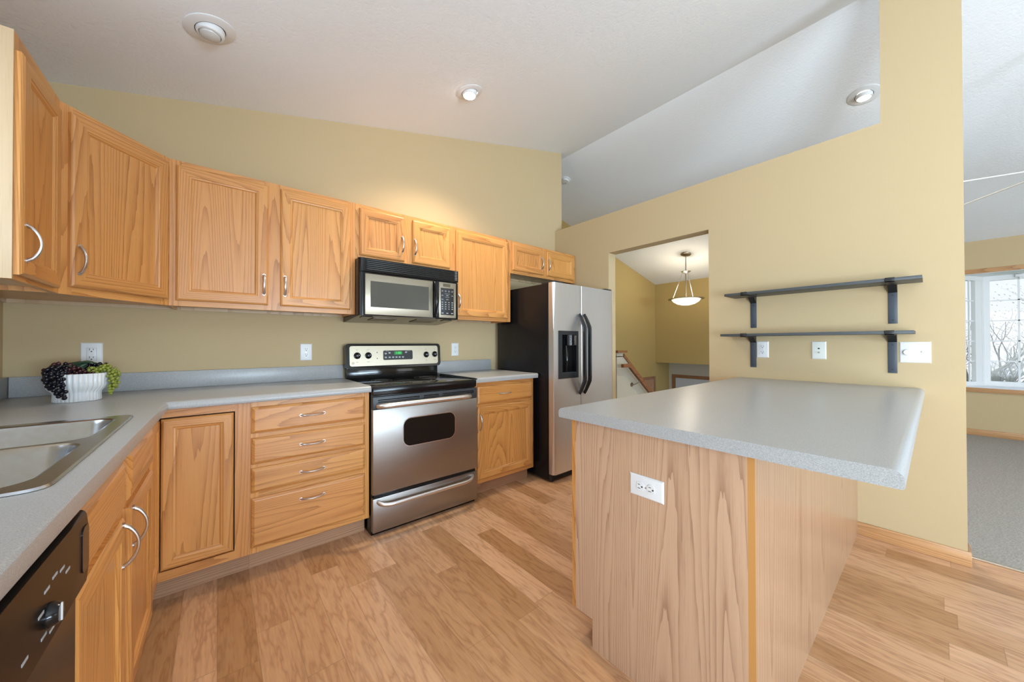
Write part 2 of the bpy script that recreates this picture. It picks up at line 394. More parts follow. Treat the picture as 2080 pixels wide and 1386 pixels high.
def text_mesh(name, txt, size, parent, loc, rot, m, extrude=0.0004):
    cu = bpy.data.curves.new(name, 'FONT'); cu.body = txt; cu.size = size; cu.extrude = extrude; cu.align_x = 'CENTER'; cu.align_y = 'CENTER'
    to = bpy.data.objects.new(name + '_tmp', cu); COL.objects.link(to)
    dg = bpy.context.evaluated_depsgraph_get(); me = bpy.data.meshes.new_from_object(to.evaluated_get(dg)); me.name = name
    bpy.data.objects.remove(to); me.materials.clear(); me.materials.append(M[m])
    o = bpy.data.objects.new(name, me); COL.objects.link(o); o.parent = parent; o.location = loc; o.rotation_euler = rot; return o
FACE = (R(90), 0, 0)     # lettering that faces -Y of its thing

# ------------------------------------------------------------------ the shell
fl = sbox('floor', 'plank_floor', XL-0.1, 3.145, -4.5, YW+0.05, -0.05, 0.0, 'light wood plank floor of the kitchen')
bm = B(); gridslab(bm, [3.145, 4.3, 7.45], [-4.5, 1.2, 3.99], lambda u, v: u < 4.3 or v < 1.2, -0.05, 0.0, lambda u, v, w: (u, v, w))
struct(obj('floor', bm, 'carpet'), 'grey carpet of the living room')
bm = B(); box(bm, 4.3, 8.1, 1.1, 3.99, -1.7, -1.6)
for i in range(8): box(bm, 4.3 + i*0.25, 4.3 + (i+1)*0.25, 1.2, 2.62, -1.6, -0.2*(i+1))
struct(obj('floor', bm, 'carpet'), 'carpeted steps and landing of the front entry')
tr1 = bx('trim_1', 'metal_strip', None, 3.136, 3.158, -4.5, -0.10, 0.0, 0.009, 0.003); struct(tr1, 'thin metal strip where the plank floor meets the carpet')

bm = B()
for xa, xb in ((-0.95, XRIDGE), (XRIDGE, 7.5)):
    za, zb = 2.6545 + 0.25*xa if xa < 3.2 else zceil(XRIDGE), zceil(XRIDGE) if xb < 3.4 else zceil(xb)
    prism(bm, [(xa, za), (xb, zb), (xb, zb+0.12), (xa, za+0.12)], XZ, -4.62, 4.06)
bmesh.ops.remove_doubles(bm, verts=bm.verts, dist=0.0005)
struct(obj('ceiling', bm, 'ceiling_paint', ang=8), 'white textured vaulted ceiling')

bm = B(); prism(bm, [(XL-0.12, -0.05), (XR+TH, -0.05), (XR+TH, 3.46), (XL-0.12, 2.48)], XZ, YW, YW+TH)
struct(obj('wall_back', bm, 'wall_paint'), 'tan wall behind the range and refrigerator')
YZ = lambda u, v, w: (w, u, v)
bm = B(); gridslab(bm, [-0.101, 0.2, 1.159, 2.103, YW], [0, 2.083, 2.478, 3.43],
                   lambda u, v: not (1.159 < u < 2.103 and v < 2.083) and (v < 2.478 or u < 0.2), XR, XR+TH, YZ)
struct(obj('wall_right', bm, 'wall_paint'), 'tan partition wall with the doorway and the open top')
bm = B(); gridslab(bm, [-4.62, -2.7, -0.9, 1.0, 1.68, YW+0.05], [-0.05, 0.04, 1.12, 2.08, 2.47],
                   lambda u, v: not (-2.7 < u < -0.9 and 0.04 < v < 2.08) and not (1.0 < u < 1.68 and 1.12 < v < 2.08), XL, XL-0.12, YZ)
struct(obj('wall_left', bm, 'wall_paint'), 'tan wall behind the sink')
bm = B(); gridslab(bm, [XL-0.12, 0.05, 2.4, 4.1, 6.5, 7.5], [-0.05, 0.55, 2.15, 2.47],
                   lambda u, v: not ((0.05 < u < 2.4 or 4.1 < u < 6.5) and 0.55 < v < 2.15), -4.5, -4.62, XZ)
prism(bm, [(XL-0.12, 2.47), (7.5, 2.47), (XRIDGE, 3.5)], XZ, -4.5, -4.62)
struct(obj('wall_front', bm, 'wall_paint'), 'tan wall behind the camera')
bm = B(); prism(bm, [(3.0, -1.7), (8.12, -1.7), (8.12, 0.76), (7.5, 0.76), (7.5, 2.45), (XRIDGE, 3.5), (3.0, 3.42)], XZ, 3.94, 4.06)
struct(obj('wall_entry', bm, 'wall_paint_entry'), 'ochre gable wall beside the front entry')
sbox('wall_hall', 'wall_paint_entry', XR, XR+TH, YW+TH, 3.94, 0, 3.42, 'short ochre wall behind the kitchen corner')
bm = B(); gridslab(bm, [-4.62, -2.5, -0.18, 1.2], [-0.05, 0.0, 0.60, 0.75, 2.045, 2.48],
                   lambda u, v: (v > 0.75 if u > 1.2 else not (-2.5 < u < -0.18 and 0.6 < v < 2.045)), 7.38, 7.48, YZ)
struct(obj('wall_far', bm, 'wall_paint'), 'far outside wall of the living room with the bay window')
bm = B(); box(bm, 7.38, 7.48, 1.2, 3.94, 0.75, 2.48); struct(obj('wall_far', bm, 'wall_paint_entry'), 'far ochre wall above the front door')
bm = B(); box(bm, 8.0, 8.1, 1.1, 3.94, -1.65, 0.76); box(bm, 7.48, 8.1, 1.1, 3.94, 0.75, 0.80); box(bm, 7.3, 8.1, 1.08, 1.2, -1.65, 0.76)
struct(obj('wall_entry', bm, 'wall_white'), 'recessed lower wall around the front door')
bm = B(); box(bm, 4.3, 7.4, 1.1, 1.2, -1.65, 0.0); struct(obj('wall_stair', bm, 'wall_white'), 'wall below the hall floor beside the steps')
# half wall of the stairs with its oak cap
SY = 2.70
def zs(x): return 1.02 - 0.778*(x - 4.2)
bm = B(); prism(bm, [(4.05, -1.6), (6.9, -1.6), (6.9, zs(6.9)-0.02), (4.2, zs(4.2)-0.02), (4.05, 1.0)], XZ, SY, SY+0.11)
struct(obj('wall_stair', bm, 'wall_white'), 'sloping half wall beside the steps down')
bm = B(); prism(bm, [(4.2, zs(4.2)+0.01), (6.9, zs(6.9)+0.01), (6.9, zs(6.9)-0.03), (4.2, zs(4.2)-0.03)], XZ, SY-0.02, SY+0.13)
struct(obj('trim_2', bm, 'oak_dark_x'), 'oak cap on the sloping half wall')
sbox('trim_3', 'oak_dark_x', 4.02, 4.24, SY-0.04, SY+0.15, 1.045, 1.075, 'flat oak cap at the top of the half wall')
sbox('trim_4', 'wall_white', 4.05, 4.20, SY, SY+0.11, 0.99, 1.045, 'white block under the half wall cap')
# handrail
hr = thing('handrail', 'dark oak handrail with a metal bracket on the stair half wall beyond the doorway', 'handrail', (4.06, SY-0.09, 0))
def zr(x): return 0.875 - 0.778*(x - 0.16)
bm = B(); pts = [(0.0, 0.875), (0.16, 0.875), (2.6, zr(2.6))]
prism(bm, [(-0.02, 0.855), (0.15, 0.855), (2.5, zr(2.5)-0.022), (2.5, zr(2.5)+0.022), (0.17, 0.90), (-0.02, 0.90)], XZ, -0.02, 0.02, r=0.006)
obj('rail', bm, 'oak_dark_x', hr)
for xx in (0.40, 1.9):
    bm = B(); z = zr(xx)
    tube(bm, [(xx, 0, z-0.02), (xx, 0.0, z-0.05), (xx-0.05, 0.045, z-0.085), (xx-0.06, 0.088, z-0.09)], 0.006, 8)
    lathe(bm, [(0, 0), (0.03, 0), (0.03, 0.006), (0, 0.006)], 16, (xx-0.06, 0.088, z-0.09), Matrix.Rotation(R(90), 3, 'X')); obj('bracket', bm, 'nickel_warm', hr)

# baseboards
def baseboard(name, x0, x1, y0, y1, along, label):
    bm = B(); box(bm, x0, x1, y0, y1, 0, 0.077, 0, 0.004)
    return struct(obj(name, bm, 'oak_base_y' if along == 'y' else 'oak_base_x'), label)
baseboard('baseboard_right', XR-0.013, XR, -0.114, 0.352, 'y', 'oak baseboard of the partition wall beside the peninsula')
baseboard('baseboard_right', XR, XR+TH, -0.114, -0.101, 'x', 'oak baseboard wrapping the end of the partition wall')
baseboard('baseboard_far', 7.365, 7.38, -4.5, 1.2, 'y', 'oak baseboard under the bay window')

# entry doors
d1 = thing('door_1', 'white front door in an oak frame down in the entry', 'door', (8.0, 3.86, -1.6)); d1['kind'] = 'structure'
bm = B(); box(bm, -0.02, 0, -2.2, 0, 1.99, 2.06); box(bm, -0.02, 0, -0.075, 0, 0, 1.99); box(bm, -0.02, 0, -2.2, -2.12, 0, 1.99); obj('door_frame', bm, 'oak_dark_z', d1)
bm = B(); box(bm, -0.012, 0, -2.12, -0.075, 0.01, 1.985)
for a, c_ in ((-1.0, -0.6), (-0.5, -0.16)): box(bm, -0.018, -0.012, a, c_, 1.1, 1.8, 0, 0.004)
obj('door_panel', bm, 'door_white', d1)
d2 = thing('door_2', 'small oak panel door low on the ochre entry wall', 'door', (6.75, 3.94, -1.6)); d2['kind'] = 'structure'
bm = B(); box(bm, -0.14, 0.60, -0.02, 0, 1.99, 2.05); box(bm, 0.54, 0.60, -0.02, 0, 0, 1.99); box(bm, -0.14, -0.08, -0.02, 0, 0, 1.99); obj('door_frame', bm, 'oak_dark_z', d2)
bm = B(); box(bm, -0.08, 0.54, -0.012, 0, 0, 1.99); box(bm, 0.0, 0.45, -0.017, -0.012, 1.0, 1.85, 0, 0.006); obj('door_panel', bm, 'oak_base_x', d2)

# ------------------------------------------------------------------ bay window
w1 = thing('window_1', 'white bay window with grid panes in an oak surround', 'window', (7.38, 0, 0)); w1['kind'] = 'structure'
bm = B(); box(bm, -0.02, 0.0, -2.57, -0.11, 2.045, 2.10, 0, 0.003); box(bm, -0.02, 0, -2.57, -0.11, 0.545, 0.60, 0, 0.003)
box(bm, -0.02, 0, -0.18, -0.11, 0.6, 2.045); box(bm, -0.02, 0, -2.57, -2.5, 0.6, 2.045); obj('window_trim', bm, 'oak_base_y', w1)
BX, BY0, BY1 = 0.42, -0.40, -2.28
def poly(z0, z1): return [(0, -0.18), (0, -2.5), (BX+0.05, BY1+0.02), (BX+0.05, BY0-0.02)], z0, z1
bm = B()
for z0, z1 in ((0.58, 0.605), (2.04, 2.065)):
    p, a, c_ = poly(z0, z1); prism(bm, p, lambda u, v, w: (u, v, w), a, c_)
obj('window_sill', bm, 'vinyl_white', w1)
bm = B(); 
def frame_run(bm, p0, p1, z0, z1, fr, cols, rows, th=0.05):
    p0 = Vector(p0); p1 = Vector(p1); d = (p1-p0); L = d.length; d.normalize(); nn = Vector((-d.y, d.x))
    mp = lambda u, v, w: tuple((p0 + d*u + nn*w).to_3d() + Vector((0, 0, v)))
    def b_(u0, u1, v0, v1, w0, w1): prism(bm, [(u0, v0), (u1, v0), (u1, v1), (u0, v1)], mp, w0, w1)
    b_(0, L, z0, z0+fr, -th/2, th/2); b_(0, L, z1-fr, z1, -th/2, th/2); b_(0, fr, z0+fr, z1-fr, -th/2, th/2); b_(L-fr, L, z0+fr, z1-fr, -th/2, th/2)
    return mp, L
def grille(bm, mp, u0, u1, z0, z1, cols, rows):
    for i in range(1, cols):
        u = u0 + (u1-u0)*i/cols; prism(bm, [(u-0.008, z0), (u+0.008, z0), (u+0.008, z1), (u-0.008, z1)], mp, -0.006, 0.006)
    for j in range(1, rows):
        z = z0 + (z1-z0)*j/rows; prism(bm, [(u0, z-0.007), (u1, z-0.007), (u1, z+0.007), (u0, z+0.007)], mp, -0.006, 0.006)
fb = B(); gb = B(); pb = B()
mp, L = frame_run(fb, (0.02, -0.19), (BX, BY0), 0.605, 2.04, 0.055, 1, 5); grille(gb, mp, 0.1, L-0.15, 0.66, 1.985, 2, 5)
prism(pb, [(0.06, 0.66), (L-0.06, 0.66), (L-0.06, 1.985), (0.06, 1.985)], mp, -0.002, 0.002)
prism(fb, [(L-0.17, 0.66), (L-0.055, 0.66), (L-0.055, 1.985), (L-0.17, 1.985)], mp, -0.02, 0.02)
prism(fb, [(0.055, 0.66), (0.10, 0.66), (0.10, 1.985), (0.055, 1.985)], mp, -0.02, 0.02)
mp, L = frame_run(fb, (BX, BY0), (BX, BY1), 0.605, 2.04, 0.06, 8, 5); grille(gb, mp, 0.06, L-0.06, 0.665, 1.98, 8, 5)
prism(pb, [(0.06, 0.665), (L-0.06, 0.665), (L-0.06, 1.98), (0.06, 1.98)], mp, -0.002, 0.002)
mp, L = frame_run(fb, (BX, BY1), (0.02, -2.49), 0.605, 2.04, 0.055, 1, 5)
prism(pb, [(0.055, 0.66), (L-0.055, 0.66), (L-0.055, 1.985), (0.055, 1.985)], mp, -0.002, 0.002)
box(fb, BX-0.03, BX+0.02, BY0-0.02, BY0+0.03, 0.605, 2.04)
obj('window_frame', fb, 'vinyl_white', w1); obj('window_grille', gb, 'vinyl_white', w1); obj('window_glass', pb, 'pane_glass', w1)
bm = B(); box(bm, BX-0.06, BX-0.03, BY0-0.31, BY0-0.25, 2.0, 2.035, 0, 0.004); box(bm, BX-0.05, BX-0.035, BY0-0.30, BY0-0.28, 1.97, 2.0, 0, 0.003); obj('window_latch', bm, 'white_plastic', w1)

# windows out of frame: simple frames in their openings
def plain_window(name, label, mpf, u0, u1, v0, v1, split):
    bm = B(); f = 0.06
    gridslab(bm, [u0, u0+f] + sum([[s-0.03, s+0.03] for s in split], []) + [u1-f, u1], [v0, v0+f, v1-f, v1],
             lambda u, v: u < u0+f or u > u1-f or v < v0+f or v > v1-f or any(abs(u-s) < 0.03 for s in split), 0.0, 0.06, mpf)
    o = obj(name, bm, 'vinyl_white'); struct(o, label); return o
plain_window('window_2', 'sliding patio door on the left wall', lambda u, v, w: (XL-0.10+w, u, v), -2.7, -0.9, 0.04, 2.08, [-1.8])
plain_window('window_3', 'window over the kitchen sink', lambda u, v, w: (XL-0.10+w, u, v), 1.0, 1.68, 1.12, 2.08, [])
plain_window('window_4', 'dining window behind the camera', lambda u, v, w: (u, -4.60+w, v), 0.05, 2.4, 0.55, 2.15, [1.22])
plain_window('window_5', 'added unseen living room window behind the camera', lambda u, v, w: (u, -4.60+w, v), 4.1, 6.5, 0.55, 2.15, [5.3])  # invented opening, put in to go with the living room fill lamp

# outside
bm = B(); box(bm, 8.2, 40, -25, 25, -1.5, -1.4)
for i in range(260):
    x = random.uniform(8.5, 30); y = random.uniform(-12, 3); s = random.uniform(0.1, 0.35)
    v0 = bm.verts.new((x-0.05, y, -1.4)); v1 = bm.verts.new((x+0.05, y, -1.4)); v2 = bm.verts.new((x, y+0.05, -1.4+s)); bm.faces.new((v0, v1, v2))
lawn = obj('lawn', bm, 'grass'); lawn['kind'] = 'stuff'; tag(lawn, 'green lawn seen through the bottom of the bay window', 'grass')
tree = thing('bare_tree', 'pale branching tree outside the bay window', 'tree', (11.4, -0.95, -1.4))
rng = random.Random(5); bmt = B(); bmf = B()
def branch(p, d, ln, r, depth):
    pts = [p.copy()]; rs = [r]; q = p.copy(); dd = d.copy(); k = 5
    for i in range(k):
        dd = (dd + Vector((rng.uniform(-.22, .22), rng.uniform(-.22, .22), rng.uniform(-.12, .16)))).normalized()
        q = q + dd * ln / k; pts.append(q.copy()); rs.append(r * (1 - 0.5 * (i+1) / k))
    tube(bmt, pts, rs, 6 if depth < 3 else 4)
    if depth >= 5:
        for c_ in range(5):
            e = q + Vector((rng.uniform(-.2, .2), rng.uniform(-.2, .2), rng.uniform(-.15, .2))); s = rng.uniform(0.010, 0.026)
            a = bmf.verts.new(e + Vector((s, 0, 0))); b_ = bmf.verts.new(e + Vector((0, s, s))); c2 = bmf.verts.new(e + Vector((-s, 0, s*.3))); bmf.faces.new((a, b_, c2))
        return
    for i in range(4 if depth < 3 else 3):
        j = rng.randint(2, k); ax = Vector((rng.uniform(-1, 1), rng.uniform(-1, 1), rng.uniform(-.2, .8))).normalized()
        branch(pts[j], (dd * 0.75 + ax * 0.8).normalized(), ln * rng.uniform(0.58, 0.8), rs[j] * 0.62, depth + 1)
branch(Vector((0, 0, 0)), Vector((0, 0, 1)), 1.3, 0.13, 0); branch(Vector((0.05, 0.1, 0.5)), Vector((-.2, .45, .8)).normalized(), 1.7, 0.09, 1)
branch(Vector((0.05, -0.1, 0.4)), Vector((-.3, -.5, .9)).normalized(), 1.7, 0.09, 1)
branch(Vector((-0.05, 0.1, 0.9)), Vector((-.6, .35, .7)).normalized(), 1.6, 0.07, 1)
obj('branches', bmt, 'bark', tree); fo = obj('foliage', bmf, 'blossom', tree); fo['kind'] = 'stuff'

# ------------------------------------------------------------------ cabinet parts
def handle(parent, p, vertical=True, ln=0.112, out=0.030, m='nickel'):
    bm = B(); pts = []; rs = []
    k = 14
    for i in range(k+1):
        t = i/k; s = (t-0.5)*ln; h = out * (math.sin(math.pi*t) ** 0.62)
        pts.append((0, -h, s) if vertical else (s, -h, 0)); rs.append(0.0062 - 0.0018*math.sin(math.pi*t))
    tube(bm, pts, rs, 10, squash=(1.15, 0.85))
    for s in (-ln/2, ln/2):
        c = (0, 0, s) if vertical else (s, 0, 0)
        lathe(bm, [(0, 0), (0.0075, 0), (0.0075, 0.004), (0, 0.004)], 12, c, Matrix.Rotation(R(90), 3, 'X'))
    return obj('handle', bm, m, parent, loc=p)
def door(parent, x0, x1, z0, z1, h=None, y=0.0, t=0.019, st=0.055, name='door', flip=1):
    w, hh = x1-x0, z1-z0
    def L(i, d): return [(i, -d, i), (w-i, -d, i), (w-i, -d, hh-i), (i, -d, hh-i)]
    prof = [(0, 0), (0, t-0.007), (0.003, t-0.0035), (0.009, t), (st-0.006, t), (st-0.003, t-0.0025), (st+0.003, t-0.0035), (st+0.008, t-0.009)]
    loops = [L(i, d) for i, d in prof]; bm = B()
    loft(bm, loops, mis=lambda i, j: 1 if j in (0, 2) and i >= 1 else 0, mcap=0)
    o = obj(name, bm, ['oak_v', 'oak_h'], parent, loc=(x0, y, z0), ang=12)
    if h:
        hx, hz, v = h; handle(o, (hx-x0, -t+0.001, hz-z0), v)
    return o
def drawer(parent, x0, x1, z0, z1, hx=None, y=0.0, t=0.019, name='drawer'):
    w, hh = x1-x0, z1-z0
    def L(i, d): return [(i, -d, i), (w-i, -d, i), (w-i, -d, hh-i), (i, -d, hh-i)]
    loops = [L(i, d) for i, d in [(0, 0), (0, t-0.009), (0.003, t-0.006), (0.012, t-0.0005), (0.014, t)]]; bm = B()
    loft(bm, loops, mis=lambda i, j: 1, mcap=1)
    o = obj(name, bm, ['oak_v', 'oak_h'], parent, loc=(x0, y, z0), ang=12)
    if hx is not None: handle(o, (hx-x0, -t+0.001, hh*0.5), False)
    return o
def face_frame(parent, x0, x1, z0, z1, stiles, rails, m=('oak_v', 'oak_h')):
    """stiles: list of (x0,x1); rails: list of (xa,xb,z0,z1)"""
    bm = B()
    for a, c in stiles: box(bm, a, c, 0, 0.019, z0, z1, 0, 0.0006, 1)
    for xa, xb, za, zb in rails: box(bm, xa, xb, 0.0002, 0.019, za, zb, 1, 0.0006, 1)
    return obj('face_frame', bm, list(m), parent, ang=20)

def upper(label, x0, w, z0, doors, stiles, rails, z1=2.134, loc=None, rotz=0, depth=0.303, sidem='oak_v', cat='cabinet', bot=True, group=None):
    t = thing('upper_cabinet', label, cat, loc or (x0, YU, 0), rotz, 'oak upper cabinets')
    bm = B(); D = depth
    box(bm, 0, 0.012, 0.019, D, z0, z1); box(bm, w-0.012, w, 0.019, D, z0, z1); box(bm, 0.012, w-0.012, 0.019, D, z1-0.012, z1)
    box(bm, 0.012, w-0.012, 0.019, D, z0+0.018, z0+0.03, 1); box(bm, 0.012, w-0.012, D-0.012, D, z0, z1-0.012, 1)
    obj('body', bm, [sidem, 'birch'], t)
    face_frame(t, 0, w, z0, z1, stiles, rails)
    for d in doors: door(t, *d)
    return t
ZU0, ZU1 = 1.371, 2.134
def hz(z): return z
# 1 two-door upper
x0 = -0.198; w = 0.717 - x0
upper('wide oak upper cabinet with two tall doors left of the microwave', x0, w, ZU0,
      [(0.027, 0.423, 1.40, 2.108, (0.402, 1.518, True)), (0.485, 0.881, 1.40, 2.108, (0.506, 1.520, True))],
      [(0, 0.045), (0.405, 0.505), (w-0.05, w)], [(0.045, 0.405, ZU0, 1.415), (0.505, w-0.05, ZU0, 1.415), (0.045, 0.405, 2.094, ZU1), (0.505, w-0.05, 2.094, ZU1)])
# 2 over the microwave
x0 = 0.717; w = 1.473 - x0
upper('short oak upper cabinet with two doors directly above the microwave', x0, w, 1.752,
      [(0.025, 0.345, 1.781, 2.106, (0.325, 1.903, True)), (0.409, 0.729, 1.781, 2.106, (0.423, 1.899, True))],
      [(0, 0.04), (0.33, 0.425), (w-0.04, w)], [(0.04, 0.33, 1.752, 1.795), (0.425, w-0.04, 1.752, 1.795), (0.04, 0.33, 2.092, ZU1), (0.425, w-0.04, 2.092, ZU1)])
# 3 single tall
x0 = 1.473; w = 2.090 - x0
upper('single-door oak upper cabinet between the microwave and the refrigerator cabinet', x0, w, ZU0,
      [(0.029, 0.578, 1.40, 2.106, (0.050, 1.521, True))],
      [(0, 0.045), (w-0.05, w)], [(0.045, w-0.05, ZU0, 1.415), (0.045, w-0.05, 2.092, ZU1)])
# 4 over the fridge
x0 = 2.090; w = 3.013 - x0
upper('short oak upper cabinet with two doors above the refrigerator', x0, w, 1.828,
      [(0.017, 0.424, 1.858, 2.106, (0.394, 1.972, True)), (0.473, 0.891, 1.858, 2.106, (0.491, 1.970, True))],
      [(0, 0.035), (0.41, 0.487), (w-0.045, w)], [(0.035, 0.41, 1.828, 1.872), (0.487, w-0.045, 1.828, 1.872), (0.035, 0.41, 2.092, ZU1), (0.487, w-0.045, 2.092, ZU1)])
# 5 diagonal corner upper
P0, P1 = Vector((-0.49, 2.20)), Vector((-0.198, 2.533)); dd = P1 - P0; wd = dd.length; ang = math.atan2(dd.y, dd.x)
t = thing('upper_cabinet', 'diagonal corner oak upper cabinet with one wide door above the grape bowl', 'cabinet', (P0.x, P0.y, 0), ang, 'oak upper cabinets')
rot = Matrix.Rotation(-ang, 2)
def tl(x, y): q = rot @ (Vector((x, y)) - P0); return (q.x, q.y)
pl = [tl(*P0), tl(*P1), tl(-0.2, YW-0.001), tl(XL+0.001, YW-0.001), tl(XL+0.001, 2.20)]
pl2 = [(pl[0][0]+0.001, 0.019), (pl[1][0]-0.001, 0.019), pl[2], pl[3], pl[4]]
bm = B(); prism(bm, pl2, lambda u, v, w_: (u, v, w_), ZU0+0.018, ZU1, 0)
for (a, c) in ((pl2[2], pl2[3]), (pl2[3], pl2[4])):
    a = Vector(a); c = Vector(c); d_ = (c-a).normalized(); nn = Vector((-d_.y, d_.x)) * 0.012
    prism(bm, [tuple(a), tuple(c), tuple(c+nn), tuple(a+nn)], lambda u, v, w_: (u, v, w_), ZU0, ZU0+0.018, 1)
obj('body', bm, ['oak_h', 'birch'], t)
face_frame(t, 0, wd, ZU0, ZU1, [(0, 0.05), (wd-0.035, wd)], [(0.05, wd-0.035, ZU0, 1.418), (0.05, wd-0.035, 2.092, ZU1)])
door(t, 0.035, 0.428, 1.403, 2.106, (0.060, 1.515, True))
# 6 left wall upper
y0 = 1.80; w = 2.198 - y0
t = upper('tall oak upper cabinet on the left wall with its pale end panel towards the camera', 0, w, ZU0,
      [(0.0, 0.345, 1.385, 2.075, (0.028, 1.490, True))],
      [(0, 0.03), (w-0.045, w)], [(0.03, w-0.045, ZU0, 1.415), (0.03, w-0.045, 2.092, ZU1)], loc=(-0.483, y0, 0), rotz=R(90), depth=0.302)
bx('end_panel', 'birch', t, -0.006, -0.0002, 0.0, 0.302, ZU0, ZU1, 0.001, label='pale birch end panel')

# ------------------------------------------------------------------ base cabinets (back run)
def base(label, loc, w, doors, drawers, stiles, rails, rotz=0, depth=0.60, toe=True, group=None):
    t = thing('base_cabinet', label, 'cabinet', loc, rotz, 'oak base cabinets')
    bm = B()
    if 'sink' in label:
        box(bm, 0, 0.016, 0.019, depth, 0.107, 0.872); box(bm, w-0.016, w, 0.019, depth, 0.107, 0.872); box(bm, 0.016, w-0.016, 0.019, depth, 0.107, 0.125)
    else: box(bm, 0, w, 0.019, depth, 0.107, 0.872)
    obj('body', bm, 'oak_v', t)
    if toe:
        bm = B(); box(bm, 0, w - 0.004, 0.075, depth, 0.0, 0.107); obj('toe_kick', bm, 'oak_base_x', t)
    face_frame(t, 0, w, 0.107, 0.875, stiles, rails)
    for d in doors: door(t, *d)
    for d in drawers: drawer(t, *d)
    return t
x0 = 0.126; w = 0.7105 - x0
base('oak base cabinet with four drawers left of the range', (x0, YF, 0), w, [],
     [(0.004, 0.557, 0.717, 0.850, 0.276), (0.004, 0.557, 0.560, 0.693, 0.276), (0.004, 0.557, 0.416, 0.539, 0.276), (0.004, 0.557, 0.139, 0.388, 0.276)],
     [(0, 0.035), (w-0.045, w)], [(0.035, w-0.045, a, c) for a, c in ((0.107, 0.155), (0.375, 0.43), (0.53, 0.575), (0.68, 0.73), (0.838, 0.875))])
# bottom drawer handle sits high on the tall drawer
lastd = [o for o in bpy.data.objects if o.name.startswith('handle')][-1]; lastd.location.z = 0.331-0.139
x0 = 1.4735; w = 2.087 - x0
base('small oak base cabinet with one drawer and one door beside the refrigerator', (x0, YF, 0), w,
     [(0.028, 0.589, 0.139, 0.690, (0.048, 0.572, True))], [(0.028, 0.589, 0.712, 0.845, 0.291)],
     [(0, 0.045), (w-0.035, w)], [(0.045, w-0.035, 0.107, 0.155), (0.045, w-0.035, 0.675, 0.725), (0.045, w-0.035, 0.832, 0.875)])
# corner lazy-susan cabinet
t = thing('base_cabinet', 'oak corner base cabinet with a recessed folding door under the counter bend', 'cabinet', (-0.2055, YF, 0), 0, 'oak base cabinets')
XF = -0.2055
bm = B()
prism(bm, [(0.0, 0.023), (0.331, 0.023), (0.331, 0.60), (-0.575, 0.60), (-0.575, -0.262), (-0.023, -0.262)], lambda u, v, w_: (u, v, w_), 0.12, 0.872)
obj('body', bm, 'oak_v', t)
bm = B(); box(bm, -0.075, 0.331, 0.075, 0.09, 0, 0.107); box(bm, -0.09, -0.075, -0.27, 0.09, 0, 0.107); obj('toe_kick', bm, 'oak_base_x', t)
bm = B()
box(bm, 0.270, 0.331, 0, 0.019, 0.107, 0.875, 0); box(bm, 0.0, 0.270, 0.0, 0.019, 0.838, 0.875, 1); box(bm, 0.0, 0.270, 0.0, 0.019, 0.107, 0.148, 1)
box(bm, -0.019, 0.0, -0.27, 0.019, 0.838, 0.875, 1); box(bm, -0.019, 0.0, -0.27, 0.019, 0.107, 0.148, 1); box(bm, -0.019, 0.0, -0.27, -0.245, 0.148, 0.838, 0)
obj('face_frame', bm, ['oak_v', 'oak_h'], t)
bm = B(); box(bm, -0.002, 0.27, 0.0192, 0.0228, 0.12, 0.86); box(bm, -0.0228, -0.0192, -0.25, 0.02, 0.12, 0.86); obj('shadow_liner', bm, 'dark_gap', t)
door(t, 0.0085, 0.265, 0.153, 0.832, None, y=0.018, t=0.024, st=0.045)
dl = door(t, 0.0, 0.250, 0.153, 0.832, None, y=0, t=0.024, st=0.045); dl.rotation_euler = (0, 0, R(90)); dl.location = (-0.018, -0.243, 0.153)
# sink run (left)
LR = R(90) - LA
def left(y): return (-0.206 + (y - 2.223) * LA * 0.9, y, 0)
w = 0.935
base('oak sink base cabinet with two false fronts and two doors beside the dishwasher', left(1.012), w,
     [(0.022, 0.425, 0.139, 0.692, (0.395, 0.625, True)), (0.500, 0.905, 0.139, 0.692, (0.530, 0.625, True))],
     [(0.022, 0.425, 0.715, 0.848, None), (0.500, 0.905, 0.715, 0.848, None)],
     [(0, 0.045), (0.41, 0.515), (w-0.045, w)], [(0.045, 0.41, 0.107, 0.155), (0.515, w-0.045, 0.107, 0.155), (0.045, 0.41, 0.68, 0.73), (0.515, w-0.045, 0.68, 0.73), (0.045, 0.41, 0.835, 0.875), (0.515, w-0.045, 0.835, 0.875)], rotz=LR, depth=0.575)

# dishwasher
t = thing('dishwasher', 'dark brown-black dishwasher with a dial under the near end of the counter', 'dishwasher', left(0.405), LR)
bx('body', 'black_satin', t, 0.004, 0.596, 0.0, 0.56, 0.10, 0.868)
bx('door', 'dw_door', t, 0.006, 0.594, -0.022, 0.0, 0.115, 0.738, 0.003)
bm = B(); gridslab(bm, [0.003, 0.30, 0.50, 0.597], [0.742, 0.762, 0.835, 0.868], lambda u, v: True, 0.0, -0.036, XZ)
bevel_if(bm, lambda a, c: a.y < -0.03 and c.y < -0.03 and (min(a.x, c.x) > 0.59 or min(a.z, c.z) > 0.86), 0.012, 4)
obj('control_panel', bm, 'dw_brown', t)
bm = B(); prism(bm, rrect(0.555, 0.592, 0.765, 0.845, 0.012), XZ, -0.0355, -0.0375); obj('grip_recess', bm, 'black_gloss', t)
bm = B(); lathe(bm, [(0, 0.012), (0.013, 0.012), (0.015, 0.009), (0.017, 0.003), (0.017, 0)], 28, (0.405, -0.036, 0.785), Matrix.Rotation(R(90), 3, 'X'))
kn = obj('dial', bm, 'black_gloss', t)
bm = B(); box(bm, 0.4038, 0.4062, -0.0495, -0.0478, 0.773, 0.798); obj('pointer', bm, 'white_plastic', kn)
bm = B()
